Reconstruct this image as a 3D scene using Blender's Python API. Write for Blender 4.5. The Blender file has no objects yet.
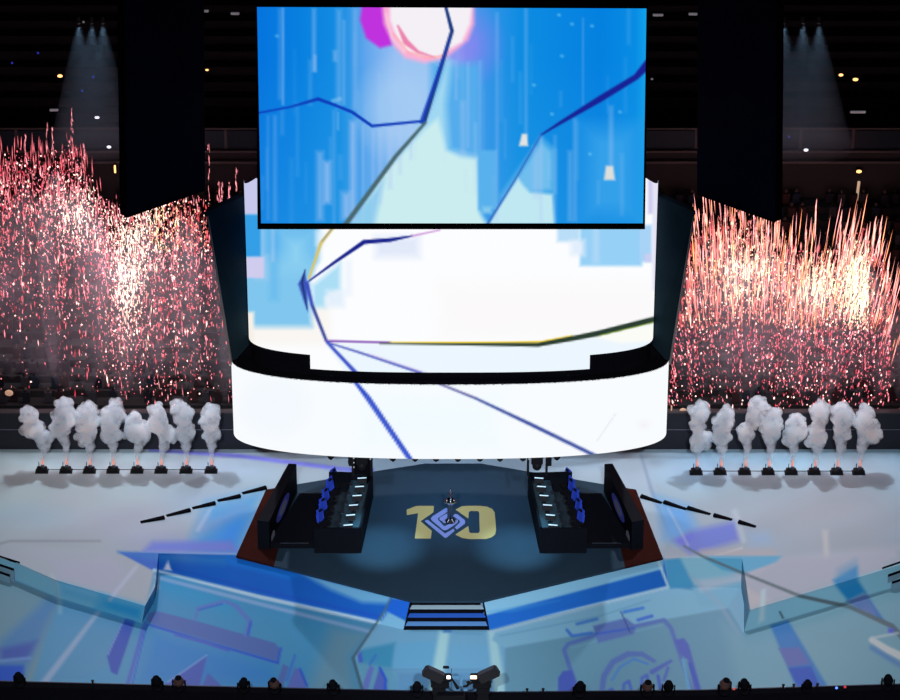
import bpy, bmesh, math, random
import numpy as np
from mathutils import Vector, Matrix
random.seed(7); rng = np.random.default_rng(7)
sc = bpy.context.scene
COL = sc.collection
PI = math.pi

# ---------------------------------------------------------------- camera
F = 3600.0; PITCH = math.radians(30.0); DIST = 200.0
a0 = PITCH + math.atan(170 / F)
CAM = Vector((0, -DIST * math.cos(a0), DIST * math.sin(a0)))
cd = bpy.data.cameras.new('camera'); cam = bpy.data.objects.new('camera', cd); COL.objects.link(cam)
cam.location = CAM; cam.rotation_euler = (PI / 2 - PITCH, 0, 0)
cd.sensor_width = 36; cd.lens = F / 900 * 36; cd.clip_end = 1500; cd.clip_start = 1
sc.camera = cam
sc.view_settings.view_transform = 'Standard'; sc.view_settings.look = 'None'
sc.view_settings.gamma = 1; sc.view_settings.exposure = 0; sc.view_settings.use_curve_mapping = False
sc.cycles.max_bounces = 6; sc.cycles.volume_bounces = 3; sc.cycles.use_denoising = True
cp, sp = math.cos(PITCH), math.sin(PITCH)

def ray(px, py):
    a, b = (px - 450) / F, (350 - py) / F
    return Vector((a, cp + b * sp, -sp + b * cp))
def onZ(px, py, z=0.0):
    d = ray(px, py); return CAM + d * ((z - CAM.z) / d.z)
def onY(px, py, Y=0.0):
    d = ray(px, py); return CAM + d * ((Y - CAM.y) / d.y)
def proj(P):
    P = np.asarray(P, float) - np.array(CAM)
    dep = P[:, 1] * cp - P[:, 2] * sp
    up = P[:, 1] * sp + P[:, 2] * cp
    return 450 + F * P[:, 0] / dep, 350 - F * up / dep

# ---------------------------------------------------------------- materials
def s2l(c):
    c = np.asarray(c, float) / 255.0
    return np.where(c <= 0.04045, c / 12.92, ((c + 0.055) / 1.055) ** 2.4)
def mat(name, rgb, rough=0.6, metal=0.0, emit=None, es=0.0, noise=0.0, nscale=6.0, spec=0.3):
    m = bpy.data.materials.new(name); m.use_nodes = True
    nt = m.node_tree; b = nt.nodes['Principled BSDF']
    b.inputs['Base Color'].default_value = (*rgb, 1)
    b.inputs['Roughness'].default_value = rough; b.inputs['Metallic'].default_value = metal
    b.inputs['Specular IOR Level'].default_value = spec
    if emit: b.inputs['Emission Color'].default_value = (*emit, 1); b.inputs['Emission Strength'].default_value = es
    if noise:
        tc = nt.nodes.new('ShaderNodeTexCoord'); n = nt.nodes.new('ShaderNodeTexNoise'); n.inputs['Scale'].default_value = nscale
        n.inputs['Detail'].default_value = 4
        r = nt.nodes.new('ShaderNodeMapRange'); r.inputs['To Min'].default_value = 1 - noise; r.inputs['To Max'].default_value = 1 + noise
        v = nt.nodes.new('ShaderNodeVectorMath'); v.operation = 'SCALE'; v.inputs[0].default_value = rgb
        nt.links.new(tc.outputs['Object'], n.inputs['Vector']); nt.links.new(n.outputs['Fac'], r.inputs['Value'])
        nt.links.new(r.outputs['Result'], v.inputs['Scale']); nt.links.new(v.outputs['Vector'], b.inputs['Base Color'])
    return m
def attr_mat(name, emission=False, strength=1.0, rough=0.5, spec=0.2, gain=1.0):
    m = bpy.data.materials.new(name); m.use_nodes = True; nt = m.node_tree
    at = nt.nodes.new('ShaderNodeAttribute'); at.attribute_name = 'Col'
    if emission:
        nt.nodes.clear(); at = nt.nodes.new('ShaderNodeAttribute'); at.attribute_name = 'Col'
        e = nt.nodes.new('ShaderNodeEmission'); o = nt.nodes.new('ShaderNodeOutputMaterial')
        e.inputs['Strength'].default_value = strength
        nt.links.new(at.outputs['Color'], e.inputs['Color']); nt.links.new(e.outputs[0], o.inputs['Surface'])
    else:
        b = nt.nodes['Principled BSDF']; b.inputs['Roughness'].default_value = rough
        b.inputs['Specular IOR Level'].default_value = spec
        nt.links.new(at.outputs['Color'], b.inputs['Base Color'])
    return m

M = {}
M['black'] = mat('black_metal', (0.006, 0.006, 0.008), 0.6, spec=0.15)
M['matte'] = mat('matte_black_cloth', (0.004, 0.004, 0.006), 0.9, noise=.3, spec=0.0)
M['navy'] = mat('navy_panel', (0.009, 0.016, 0.045), 0.8, noise=.4, nscale=.6, spec=0.05)
M['wing'] = mat('dark_teal_cloth', (0.012, 0.024, 0.034), 0.9, noise=.45, nscale=.5, spec=0.0)
M['desk'] = mat('desk_graphite', (0.004, 0.005, 0.009), 0.7, noise=.2, nscale=3, spec=.06)
M['desktop'] = mat('desk_surface', (0.025, 0.055, 0.08), 0.45, noise=.25, nscale=4)
M['brown'] = mat('platform_oxblood', (0.026, 0.006, 0.005), 0.9, noise=.35, nscale=1.2, spec=.03)
M['plat'] = mat('platform_vinyl', (0.016, 0.034, 0.058), 0.42, noise=.10, nscale=1.5, spec=.15)
M['gold'] = mat('gold_vinyl', (0.36, 0.27, 0.11), 0.45)
M['peri'] = mat('periwinkle_vinyl', (0.17, 0.19, 0.42), 0.45)
M['blue'] = mat('blue_chair_leather', (0.03, 0.075, 0.62), 0.4)
M['white'] = mat('white_trim', (0.7, 0.75, 0.8), 0.4)
M['glowbar'] = mat('pale_light_bar', (0.5, 0.6, 0.7), 0.4, emit=(0.42, 0.66, 0.80), es=.75)
M['monitor'] = mat('monitor_shell', (0.018, 0.018, 0.022), 0.5)
M['monscreen'] = mat('monitor_screen', (0.01, 0.01, 0.02), 0.2, emit=(0.15, 0.3, 0.8), es=.6)
M['silver'] = mat('polished_silver', (0.75, 0.78, 0.85), 0.12, 1.0)
M['dksilver'] = mat('dark_steel', (0.10, 0.11, 0.16), 0.3, .8)
M['seatwall'] = mat('stand_concrete', (0.009, 0.008, 0.010), 0.9, noise=.4, nscale=.4)
M['board'] = mat('board_wall', (0.012, 0.013, 0.022), 0.7, noise=.3, nscale=.5)
M['balc'] = mat('balcony_concrete', (0.014, 0.012, 0.015), 0.8, noise=.3, nscale=.5)
M['glass'] = mat('smoked_glass', (0.012, 0.018, 0.028), 0.3, spec=.1)
M['warm'] = mat('warm_bulb', (1, .7, .4), .4, emit=(1.0, .48, .16), es=2.2)
M['cool'] = mat('cool_bulb', (1, 1, 1), .4, emit=(.8, .85, 1.0), es=1.2)
M['dim'] = mat('dim_grey_light', (.3, .3, .3), .5, emit=(.5, .5, .6), es=.18)
M['cream'] = mat('cream_sign', (.5, .35, .25), .6, emit=(.75, .40, .26), es=.42)
M['blued'] = mat('blue_led', (.1, .2, 1), .4, emit=(.08, .2, 1.0), es=2.0)
M['flame'] = mat('flame', (1, .4, .2), .5, emit=(.8, .22, .2), es=.55)
M['lens'] = mat('lit_lens', (1, .8, .6), .3, emit=(1.0, .62, .45), es=1.1)
M['lens2'] = mat('white_lens', (1, 1, 1), .3, emit=(.85, .85, .78), es=.9)
M['pink'] = mat('painted_red_reflection', (.055, .026, .024), .6, noise=.7, nscale=9)  # reddish reflections painted into the lamp head's colour
M['pit'] = mat('pit_floor', (0.003, 0.003, 0.004), 0.9, noise=.3, spec=0)
M['screen'] = attr_mat('video_picture', True, 1.0)
M['floorpic'] = attr_mat('projected_floor_colour', rough=.45, spec=.12)
M['spark'] = attr_mat('burning_sparks', True, 2.2)
M['logo'] = mat('blue_lit_logo', (.012, .018, .10), .4, emit=(.04, .05, .30), es=.22)
M['logo2'] = mat('grey_lit_logo', (.04, .04, .055), .4, emit=(.2, .22, .32), es=.12)

# ---------------------------------------------------------------- objects
def obj(name, verts, faces, m, parent=None, smooth=False):
    me = bpy.data.meshes.new(name); me.from_pydata([tuple(v) for v in verts], [], faces); me.update()
    bm = bmesh.new(); bm.from_mesh(me); bmesh.ops.recalc_face_normals(bm, faces=bm.faces); bm.to_mesh(me); bm.free()
    me.materials.append(m)
    if smooth:
        for p in me.polygons: p.use_smooth = True
    o = bpy.data.objects.new(name, me); COL.objects.link(o)
    if parent:
        o.parent = parent
    return o
def tag(o, label=None, cat=None, group=None, kind=None):
    if label: o['label'] = label
    if cat: o['category'] = cat
    if group: o['group'] = group
    if kind: o['kind'] = kind
    return o
def empty(name, loc=(0, 0, 0), rz=0, label=None, cat=None, group=None):
    o = bpy.data.objects.new(name, None); COL.objects.link(o); o.location = loc; o.rotation_euler = (0, 0, rz)
    o.empty_display_size = .2
    return tag(o, label, cat, group)
def copy_tree(o, parent=None):
    c = o.copy(); COL.objects.link(c)
    if parent: c.parent = parent
    for ch in [x for x in COL.objects if x.parent == o]: copy_tree(ch, c)
    return c

class MB:
    def __init__(s): s.bm = bmesh.new()
    def box(s, c, d, rz=0, rx=0, ry=0, bev=0.0):
        r = bmesh.ops.create_cube(s.bm, size=1); vs = r['verts']
        if bev:
            bmesh.ops.scale(s.bm, vec=d, verts=vs)
            es = list({e for v in vs for e in v.link_edges})
            rr = bmesh.ops.bevel(s.bm, geom=es, offset=bev, segments=2, affect='EDGES')
            vs = list({v for f in rr['faces'] for v in f.verts} | {v for v in vs if v.is_valid})
        else: bmesh.ops.scale(s.bm, vec=d, verts=vs)
        mt = Matrix.Translation(c) @ Matrix.Rotation(rz, 4, 'Z') @ Matrix.Rotation(ry, 4, 'Y') @ Matrix.Rotation(rx, 4, 'X')
        bmesh.ops.transform(s.bm, matrix=mt, verts=vs); return s
    def cyl(s, p, q, r, r2=None, n=12):
        p, q = Vector(p), Vector(q); d = q - p
        rr = bmesh.ops.create_cone(s.bm, cap_ends=True, segments=n, radius1=r, radius2=r if r2 is None else r2, depth=d.length)
        mt = Matrix.Translation((p + q) / 2) @ d.to_track_quat('Z', 'Y').to_matrix().to_4x4()
        bmesh.ops.transform(s.bm, matrix=mt, verts=rr['verts']); return s
    def ball(s, c, r, sc3=(1, 1, 1), sub=2):
        rr = bmesh.ops.create_icosphere(s.bm, subdivisions=sub, radius=r)
        bmesh.ops.transform(s.bm, matrix=Matrix.Translation(c) @ Matrix.Diagonal((*sc3, 1)), verts=rr['verts']); return s
    def lathe(s, prof, c=(0, 0, 0), n=20):
        rings = []
        for (r, z) in prof:
            rings.append([s.bm.verts.new((c[0] + r * math.cos(2 * PI * k / n), c[1] + r * math.sin(2 * PI * k / n), c[2] + z)) for k in range(n)])
        for a, b in zip(rings, rings[1:]):
            for k in range(n): s.bm.faces.new((a[k], a[(k + 1) % n], b[(k + 1) % n], b[k]))
        s.bm.faces.new(rings[0]); s.bm.faces.new(rings[-1]); return s
    def prism(s, top, bot):
        t = [s.bm.verts.new(v) for v in top]; b = [s.bm.verts.new(v) for v in bot]; n = len(t)
        s.bm.faces.new(t); s.bm.faces.new(b[::-1])
        for k in range(n): s.bm.faces.new((t[k], b[k], b[(k + 1) % n], t[(k + 1) % n]))
        return s
    def build(s, name, m, parent=None, smooth=False):
        bmesh.ops.recalc_face_normals(s.bm, faces=s.bm.faces)
        me = bpy.data.meshes.new(name); s.bm.to_mesh(me); s.bm.free(); me.materials.append(m)
        if smooth:
            for p in me.polygons: p.use_smooth = True
        o = bpy.data.objects.new(name, me); COL.objects.link(o)
        if parent: o.parent = parent
        return o
def slab(name, pts, zt, zb, m, parent=None):
    """polygon (px,py on plane zt) extruded straight down to zb"""
    t = [onZ(x, y, zt) for x, y in pts]
    return MB().prism(t, [Vector((v.x, v.y, zb)) for v in t]).build(name, m, parent)

# ---------------------------------------------------------------- painter (pictures on screens, and the floor projection put into colour)
class Paint:
    def __init__(s, x, y): s.x, s.y = np.asarray(x, float), np.asarray(y, float); s.c = np.zeros((len(s.x), 3))
    def fill(s, c): s.c[:] = c; return s
    def mix(s, a, c):
        a = np.clip(a, 0, 1)[:, None]; s.c = s.c * (1 - a) + np.asarray(c, float) * a; return s
    def hstops(s, st):
        xs = [q[0] for q in st]
        for k in range(3): s.c[:, k] = np.interp(s.x, xs, [q[1][k] for q in st])
        return s
    def sdf(s, pts):
        n = len(pts); d = np.full(len(s.x), 1e9); inside = np.zeros(len(s.x), bool)
        for i in range(n):
            x1, y1 = pts[i]; x2, y2 = pts[(i + 1) % n]
            ex, ey = x2 - x1, y2 - y1; L = ex * ex + ey * ey + 1e-9
            t = np.clip(((s.x - x1) * ex + (s.y - y1) * ey) / L, 0, 1)
            d = np.minimum(d, np.hypot(s.x - x1 - t * ex, s.y - y1 - t * ey))
            c = ((y1 > s.y) != (y2 > s.y)) & (s.x < ex * (s.y - y1) / (ey + 1e-12 if ey == 0 else ey) + x1)
            inside ^= c
        return np.where(inside, -d, d)
    def poly(s, pts, c, f=0.8, a=1.0): return s.mix(a * (0.5 - s.sdf(pts) / (2 * f)), c)
    def rect(s, x0, y0, x1, y1, c, f=0.8, a=1.0): return s.poly([(x0, y0), (x1, y0), (x1, y1), (x0, y1)], c, f, a)
    def line(s, pts, w, c, f=0.7, a=1.0):
        ws = w if isinstance(w, (list, tuple)) else [w] * len(pts); al = np.zeros(len(s.x))
        for i in range(len(pts) - 1):
            x1, y1 = pts[i]; x2, y2 = pts[i + 1]; ex, ey = x2 - x1, y2 - y1
            t = np.clip(((s.x - x1) * ex + (s.y - y1) * ey) / (ex * ex + ey * ey + 1e-9), 0, 1)
            d = np.hypot(s.x - x1 - t * ex, s.y - y1 - t * ey)
            hw = (ws[i] + (ws[i + 1] - ws[i]) * t) / 2
            al = np.maximum(al, 0.5 - (d - hw) / (2 * f))
        return s.mix(a * np.clip(al, 0, 1), c)
    def blob(s, cx, cy, rx, ry, c, a=1.0, f=1.0):
        d = np.hypot((s.x - cx) / rx, (s.y - cy) / ry); return s.mix(a * np.clip((1 - d) / f, 0, 1), c)
    def lin(s):
        o = np.ones((len(s.x), 4)); o[:, :3] = s2l(np.clip(s.c, 0, 255)); return o
def set_col(me, cols):
    at = me.color_attributes.new('Col', 'FLOAT_COLOR', 'POINT'); at.data.foreach_set('color', np.asarray(cols, np.float32).ravel())
def grid(name, P, painter, m, parent=None, gain=1.0):
    """P: array (rows, cols, 3) of world points; the picture is sampled where each vertex stands"""
    r, c = P.shape[:2]; V = P.reshape(-1, 3)
    idx = np.arange(r * c).reshape(r, c)
    Fc = np.stack([idx[:-1, :-1], idx[:-1, 1:], idx[1:, 1:], idx[1:, :-1]], -1).reshape(-1, 4)
    me = bpy.data.meshes.new(name); me.from_pydata(V.tolist(), [], Fc.tolist()); me.update()
    px, py = proj(V); cols = painter(px, py).lin(); cols[:, :3] *= gain
    set_col(me, cols); me.materials.append(m)
    o = bpy.data.objects.new(name, me); COL.objects.link(o)
    if parent: o.parent = parent
    return o

# ---- the pictures
def pic_main(x, y):
    p = Paint(x, y)
    p.hstops([(257, (5, 116, 222)), (300, (8, 128, 224)), (340, (20, 140, 226)), (365, (95, 165, 236)), (395, (150, 190, 243)),
              (440, (160, 200, 243)), (462, (130, 160, 240)), (480, (60, 150, 232)), (520, (14, 140, 226)), (600, (4, 128, 224)), (635, (8, 140, 228)), (646, (18, 160, 235))])
    p.mix(np.clip((y - 60) / 170, 0, 1) * .35, (60, 165, 232))
    p.blob(400, 110, 50, 60, (175, 210, 244), .6, .6)
    p.blob(468, 45, 40, 45, (140, 130, 240), .7, .8)
    # pale column of light falling into the lower middle
    p.rect(430, 62, 482, 158, (84, 172, 236), 4, .75)
    p.poly([(424, 122), (436, 90), (447, 60), (451, 62), (446, 105), (449, 150), (478, 157), (480, 215), (488, 226), (345, 230)], (160, 215, 242), 5)
    p.poly([(424, 130), (438, 118), (446, 150), (460, 157), (477, 159), (479, 212), (488, 228), (362, 228), (366, 203), (380, 178), (398, 158)], (203, 237, 240), 3)
    p.poly([(346, 230), (366, 200), (385, 178), (374, 230)], (140, 205, 238), 3, .8)
    p.rect(478, 150, 497, 210, (88, 176, 236), 1.5, .85); p.rect(482, 206, 492, 214, (130, 200, 238), 1.5, .7)
    p.poly([(500, 195), (541, 136), (556, 150), (556, 193), (500, 200)], (112, 190, 238), 3, .6)
    p.poly([(488, 225), (500, 204), (518, 178), (524, 186), (530, 192), (553, 194), (555, 225)], (192, 232, 242), 2, .9)
    p.rect(577, 120, 644, 224, (52, 160, 234), 5, .35)
    # falling light streaks
    R = np.random.default_rng(3)
    S = [(283, 8, 105, 2.2, .8), (280, 8, 100, 5, .25), (314, 8, 72, 5, .45), (315, 55, 72, 3, .7), (335, 50, 62, 5, .5), (344, 20, 105, 3, .5), (339, 8, 110, 8, .3),
         (355, 8, 110, 6, .3), (268, 115, 220, 3, .3), (275, 115, 222, 5, .3), (320, 150, 222, 10, .35), (327, 160, 205, 10, .5), (338, 112, 130, 2, .7), (334, 110, 225, 4, .3),
         (353, 120, 222, 9, .45), (363, 125, 222, 2, .6), (373, 130, 222, 3, .5), (380, 128, 205, 5, .4), (390, 126, 190, 6, .4), (400, 125, 175, 5, .4), (411, 124, 160, 4, .5),
         (346, 190, 222, 14, .35), (497, 12, 222, 4, .35), (526, 8, 138, 4, .4), (583, 18, 105, 1.6, .5), (611, 105, 170, 6, .35), (575, 118, 222, 5, .35), (555, 135, 222, 4, .35),
         (541, 137, 222, 4, .4), (480, 60, 150, 3, .3), (456, 60, 100, 3, .45), (468, 62, 148, 3, .45), (463, 100, 155, 7, .3), (570, 150, 222, 6, .35), (536, 145, 200, 9, .25)]
    for (cx, y0, y1, w, a) in S: p.rect(cx - w / 2, y0, cx + w / 2, y1, (176, 200, 243), 1.3, a * .6)
    for _ in range(46):
        cx = R.uniform(262, 642); y0 = R.uniform(8, 180); h = R.uniform(15, 80); w = R.uniform(1, 6)
        p.rect(cx - w / 2, y0, cx + w / 2, y0 + h, (175, 205, 243), 1.2, R.uniform(.04, .13))
    p.line([(333, 101), (340, 99)], 4, (150, 200, 240), 1, .5); p.poly([(522, 134), (527, 134), (528, 146), (519, 146)], (225, 228, 225), 1.2)
    p.poly([(606, 166), (613, 166), (615, 180), (604, 180)], (220, 222, 220), 1.4)
    for (cx, cy) in [(559, 15), (592, 26), (534, 85), (562, 56), (552, 114), (572, 24), (620, 112), (277, 36), (590, 154)]: p.blob(cx, cy, 3, 2.5, (130, 215, 245), .6)
    # sun
    p.poly([(362, 5), (388, 5), (390, 28), (392, 45), (380, 48), (366, 38), (360, 20)], (192, 50, 222), 2)
    p.poly([(382, 5), (474, 5), (474, 24), (468, 40), (456, 50), (445, 58), (425, 63), (405, 58), (394, 46), (384, 24)], (250, 176, 214), 2.5)
    p.poly([(390, 5), (472, 5), (470, 24), (462, 42), (448, 50), (440, 57), (420, 56), (405, 50), (396, 36), (390, 20)], (244, 240, 246), 2)
    p.line([(398, 26), (406, 42), (418, 52), (434, 57)], [2, 6, 3, 1], (236, 120, 165), 1.2, .9)
    p.line([(394, 34), (408, 52), (428, 58), (446, 55)], 1.6, (255, 160, 150), 1.2, .7)
    p.line([(386, 14), (392, 38), (404, 52)], 2, (250, 205, 225), 1.5, .8)
    p.line([(445, 4), (452, 31), (424, 122)], [3, 4, 4.5], (30, 60, 130), .7)
    p.line([(450, 38), (436, 80), (421, 122)], [1.5, 3.5, 3.5], (20, 60, 190), .7, .8)
    p.line([(258, 113), (290, 107), (318, 99), (332, 104), (352, 112), (372, 126), (424, 121)], [2, 2, 3.6, 3, 3.2, 3, 2.6], (14, 62, 186), .7)
    p.line([(425, 123), (396, 156), (343, 228)], [3, 4.2, 5], (74, 104, 112), .8)
    p.line([(648, 64), (636, 77), (600, 99), (560, 123), (541, 135)], [9, 6, 6.5, 3.5, 1.5], (24, 34, 150), .8)
    p.line([(541, 135), (515, 180), (487, 225)], [1.4, 1.8, 2.2], (52, 100, 190), .7)
    return p

def pic_curved(x, y):
    p = Paint(x, y).fill((252, 253, 255))
    p.rect(440, 285, 660, 340, (251, 249, 250), 15, .9)
    p.rect(240, 300, 330, 345, (250, 246, 242), 6)
    p.poly([(240, 170), (317, 170), (317, 262), (309, 280), (312, 327), (240, 327)], (128, 198, 238), 4)
    p.rect(262, 225, 316, 258, (98, 182, 238), 8, .8); p.rect(280, 232, 312, 275, (140, 208, 242), 5, .5)
    p.rect(270, 200, 278, 300, (70, 170, 238), 4, .35); p.rect(255, 255, 268, 280, (165, 205, 240), 3, .6)
    p.rect(257, 225, 264, 275, (160, 200, 242), 2, .5); p.rect(271, 228, 275, 262, (170, 205, 240), 1.5, .5)
    p.rect(316, 232, 324, 245, (225, 240, 252), 3, .7)
    p.rect(236, 214, 261, 257, (52, 158, 230), 1.2, .8); p.rect(236, 170, 258, 214, (200, 200, 236), 1.2)
    p.rect(236, 257, 264, 278, (208, 204, 238), 1.2, .95); p.rect(236, 312, 254, 345, (245, 240, 232), 2)
    p.poly([(312, 285), (341, 262), (341, 290), (326, 298), (326, 308), (312, 308)], (172, 222, 246), 3, .85)
    p.rect(326, 290, 345, 308, (228, 240, 252), 3, .8); p.rect(345, 260, 352, 296, (236, 244, 253), 3, .8)
    p.rect(375, 236, 420, 258, (226, 234, 250), 5, .9)
    p.rect(580, 226, 642, 266, (150, 208, 246), 2); p.rect(557, 226, 580, 242, (186, 222, 248), 2, .9); p.rect(570, 240, 585, 256, (226, 238, 252), 3, .8)
    p.rect(640, 225, 652, 262, (168, 210, 246), 2); p.rect(645, 254, 651, 262, (205, 205, 240), 1); p.rect(592, 222, 600, 264, (205, 225, 250), 2, .3)
    p.rect(648, 170, 662, 214, (206, 202, 238), 1.5, .9); p.rect(652, 170, 662, 290, (228, 228, 245), 1.5, .8)
    p.poly([(326, 343), (545, 346), (660, 324), (660, 380), (350, 380)], (236, 246, 254), 2)
    p.poly([(590, 336), (660, 324), (660, 341), (620, 343)], (252, 252, 246), 2)
    p.line([(333, 228), (321, 243), (309, 278)], [3, 3.4, 2.2], (216, 196, 110), .9); p.line([(334, 226), (322, 241)], 1.2, (150, 150, 150), .7)
    p.line([(309, 281), (335, 262), (364, 242), (390, 240), (412, 236)], [1.5, 3, 4.5, 4, 1.5], (24, 36, 140), .7)
    p.line([(412, 236), (440, 230)], [1.6, 1.2], (200, 130, 210), .8)
    p.poly([(298, 284), (305, 271), (307, 283), (308, 312), (304, 302)], (60, 90, 190), 1.0)
    p.line([(305, 270), (302, 282), (307, 309)], [1, 2.2, 1], (34, 50, 110), .7)
    p.line([(307, 283), (312, 305), (326, 340)], [3.5, 3.5, 3.2], (62, 80, 190), .8); p.line([(313, 306), (326, 340)], 1.3, (60, 70, 100), .6)
    p.line([(326, 341), (390, 342.5)], 2.2, (130, 80, 180), .8)
    p.line([(390, 342.3), (455, 342.6), (540, 342), (572, 336)], [1, 2, 2.2, 2], (245, 215, 60), .6)
    p.line([(380, 343.5), (455, 344.3), (538, 344.8), (575, 338), (600, 333), (660, 318)], [1.2, 2.2, 4, 5, 5.6, 6], (44, 62, 50), .7)
    p.line([(600, 335.5), (660, 321)], 1, (160, 190, 60), .7, .8)
    p.line([(327, 342), (357, 374)], [3, 4.2], (62, 84, 200), .8); p.line([(329, 343), (358, 352), (421, 373)], [1.6, 2.2, 2.6], (78, 92, 190), .8)
    p.line([(368, 354), (426, 373)], 1.2, (190, 170, 230), .8, .7)
    return p

def pic_ring(x, y):
    p = Paint(x, y).fill((249, 252, 255))
    p.rect(360, 392, 500, 450, (242, 251, 255), 18, .9); p.blob(275, 405, 45, 40, (242, 248, 254), .8, .5)
    p.line([(352, 378), (368, 398), (412, 462)], [3, 5.5, 5], (48, 80, 202), .8)
    p.line([(366, 396), (408, 458)], 1.2, (100, 120, 225), .8, .7)
    p.line([(425, 378), (475, 398), (530, 424), (600, 458)], [2, 2.4, 3.6, 3.6], (54, 76, 160), .8)
    p.line([(440, 384), (475, 397)], 1, (225, 170, 190), .8, .6); p.line([(616, 413), (597, 441)], 1, (225, 225, 235), .8, .8); p.blob(644, 425, 10, 8, (240, 238, 242), .6)
    return p

def pic_floor(x, y):  # projected floor image, painted into the surface colour
    p = Paint(x, y)
    p.hstops([(-80, (150, 172, 180)), (0, (158, 180, 188)), (120, (156, 178, 190)), (240, (150, 176, 196)), (400, (150, 172, 190)), (520, (150, 172, 190)), (640, (150, 178, 200)), (760, (150, 180, 198)), (900, (140, 180, 205))])
    p.mix(np.clip((y - 485) / 45, 0, 1) * .6, (140, 152, 168))
    for (cx, cy, rx, ry, c, a) in [(60, 458, 140, 14, (160, 192, 202), .8), (760, 458, 150, 13, (136, 184, 212), .9), (20, 505, 90, 30, (142, 165, 172), .6), (130, 530, 90, 30, (152, 160, 188), .6),
             (205, 500, 60, 25, (130, 165, 205), .5), (225, 470, 60, 14, (150, 172, 198), .6), (800, 520, 120, 45, (150, 160, 176), .7), (700, 470, 60, 24, (130, 170, 205), .7), (840, 500, 90, 40, (154, 158, 172), .6), (60, 545, 90, 20, (138, 150, 160), .7),
             (30, 515, 60, 18, (120, 165, 195), .35), (180, 545, 70, 16, (120, 140, 195), .6), (318, 475, 60, 12, (160, 180, 195), .5), (590, 475, 60, 14, (160, 175, 190), .6), (860, 545, 60, 20, (140, 150, 165), .7)]:
        p.blob(cx, cy, rx, ry, c, a, .8)
    p.mix(.22 * np.clip((y - 470) / 15, 0, 1), (132, 142, 150)); p.mix(.22 + .22 * np.sin(x * .045 + np.sin(y * .06) * 1.7) * np.sin(y * .09 + x * .012), (138, 146, 158))
    p.line([(150, 450), (240, 456), (350, 470), (372, 470)], [3, 4, 4, 4], (108, 112, 222), 1.4, .85)
    p.poly([(208, 505), (262, 492), (235, 556), (190, 548), (196, 530)], (64, 140, 200), 9, .85); p.poly([(225, 520), (254, 512), (236, 556), (205, 550)], (50, 130, 212), 6, .7)
    p.line([(243, 508), (205, 528)], [8, 14], (125, 140, 180), 5, .5); p.line([(214, 503), (198, 530)], 3, (178, 182, 205), 2, .5)
    p.poly([(152, 541), (232, 540), (240, 553), (140, 553)], (98, 116, 196), 2.5, .75); p.line([(140, 552.5), (236, 554)], 1.4, (165, 170, 205), .7, .8)
    # right back
    p.poly([(640, 452), (650, 470), (668, 540), (660, 555), (640, 560), (600, 452)], (150, 168, 186), 3, .6)
    p.line([(641, 455), (652, 492), (668, 530)], [2, 3, 3], (108, 130, 160), 1.5, .7)
    p.poly([(655, 495), (690, 505), (700, 530), (678, 545), (662, 540)], (96, 150, 205), 5, .7)
    p.poly([(672, 540), (690, 530), (736, 520), (741, 541), (690, 556)], (102, 118, 194), 3, .75); p.line([(680, 541), (690, 537)], 5, (100, 92, 215), 3, .5)
    p.line([(668, 508), (688, 545)], 2, (165, 175, 195), 1.2, .6); p.line([(735, 512), (743, 540)], 6, (168, 182, 196), 2, .6); p.poly([(745, 530), (770, 530), (775, 545), (750, 548)], (130, 160, 195), 4, .5)
    p.line([(694, 562), (742, 548)], [2.4, 2], (176, 180, 190), .9, .9)
    p.poly([(640, 556), (800, 556), (900, 545), (900, 560), (780, 590), (744, 600)], (158, 162, 178), 5, .7); p.rect(700, 549, 775, 556, (165, 155, 160), 3, .6)
    p.poly([(822, 530), (828, 530), (830, 565), (824, 565)], (185, 180, 180), 2, .5)
    # wings
    p.poly([(-90, 545), (0, 543), (120, 552), (158, 572), (145, 606), (56, 581), (-90, 535)], (142, 152, 165), 2, .9); p.line([(-10, 546), (10, 541), (100, 541)], 1.8, (112, 120, 128), 1, .8)
    p.poly([(50, 560), (56, 581), (110, 597), (128, 570), (110, 555)], (146, 152, 172), 5, .7)
    # lower floor
    low = [(-90, 540), (12, 578), (142, 623), (158, 588), (154, 571), (385, 625), (410, 630), (486, 630), (500, 628), (668, 587), (680, 558), (744, 582), (743, 632), (893, 587), (990, 560), (990, 730), (-90, 730)]
    p.poly(low, (68, 134, 176), 1.2)
    p.poly([(-90, 560), (12, 578), (62, 598), (45, 640), (30, 700), (-90, 720)], (98, 132, 150), 4)
    p.poly([(62, 598), (140, 623), (125, 660), (60, 690), (30, 690)], (74, 132, 172), 3, .8)
    p.poly([(48, 596), (60, 600), (22, 684), (-5, 690), (0, 640)], (72, 118, 164), 4, .75)
    p.poly([(0, 648), (38, 640), (28, 660), (0, 662)], (62, 84, 158), 3, .8); p.rect(-20, 665, 24, 690, (28, 78, 178), 2, .9); p.line([(0, 661), (30, 658)], 3, (100, 140, 190), 1.5, .8)
    p.poly([(154, 573), (260, 600), (385, 630), (356, 660), (365, 700), (200, 700), (230, 640), (150, 618), (142, 623)], (56, 130, 176), 2, .75)
    p.blob(290, 640, 70, 40, (66, 132, 172), .6, .7)
    p.poly([(330, 625), (383, 628), (355, 658), (362, 700), (300, 700), (320, 650)], (92, 134, 158), 8, .8)
    p.poly([(160, 572), (158, 588), (172, 600), (230, 615), (240, 600)], (40, 134, 182), 4, .7)
    # device outlines left
    PU = (72, 98, 162); BL = (34, 78, 186)
    p.poly([(126, 616), (137, 616), (117, 675), (111, 672), (107, 656)], (46, 76, 166), .9); p.line([(125, 617), (108, 655)], 1.2, (110, 130, 190), .7)
    p.line([(145, 623), (126, 690)], [4, 4], (70, 96, 180), .8); p.line([(147, 625), (131, 690)], 1.3, (36, 80, 190), .7)
    p.poly([(150, 624), (277, 661), (283, 690), (130, 690)], (40, 118, 184), 5, .5)
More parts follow.
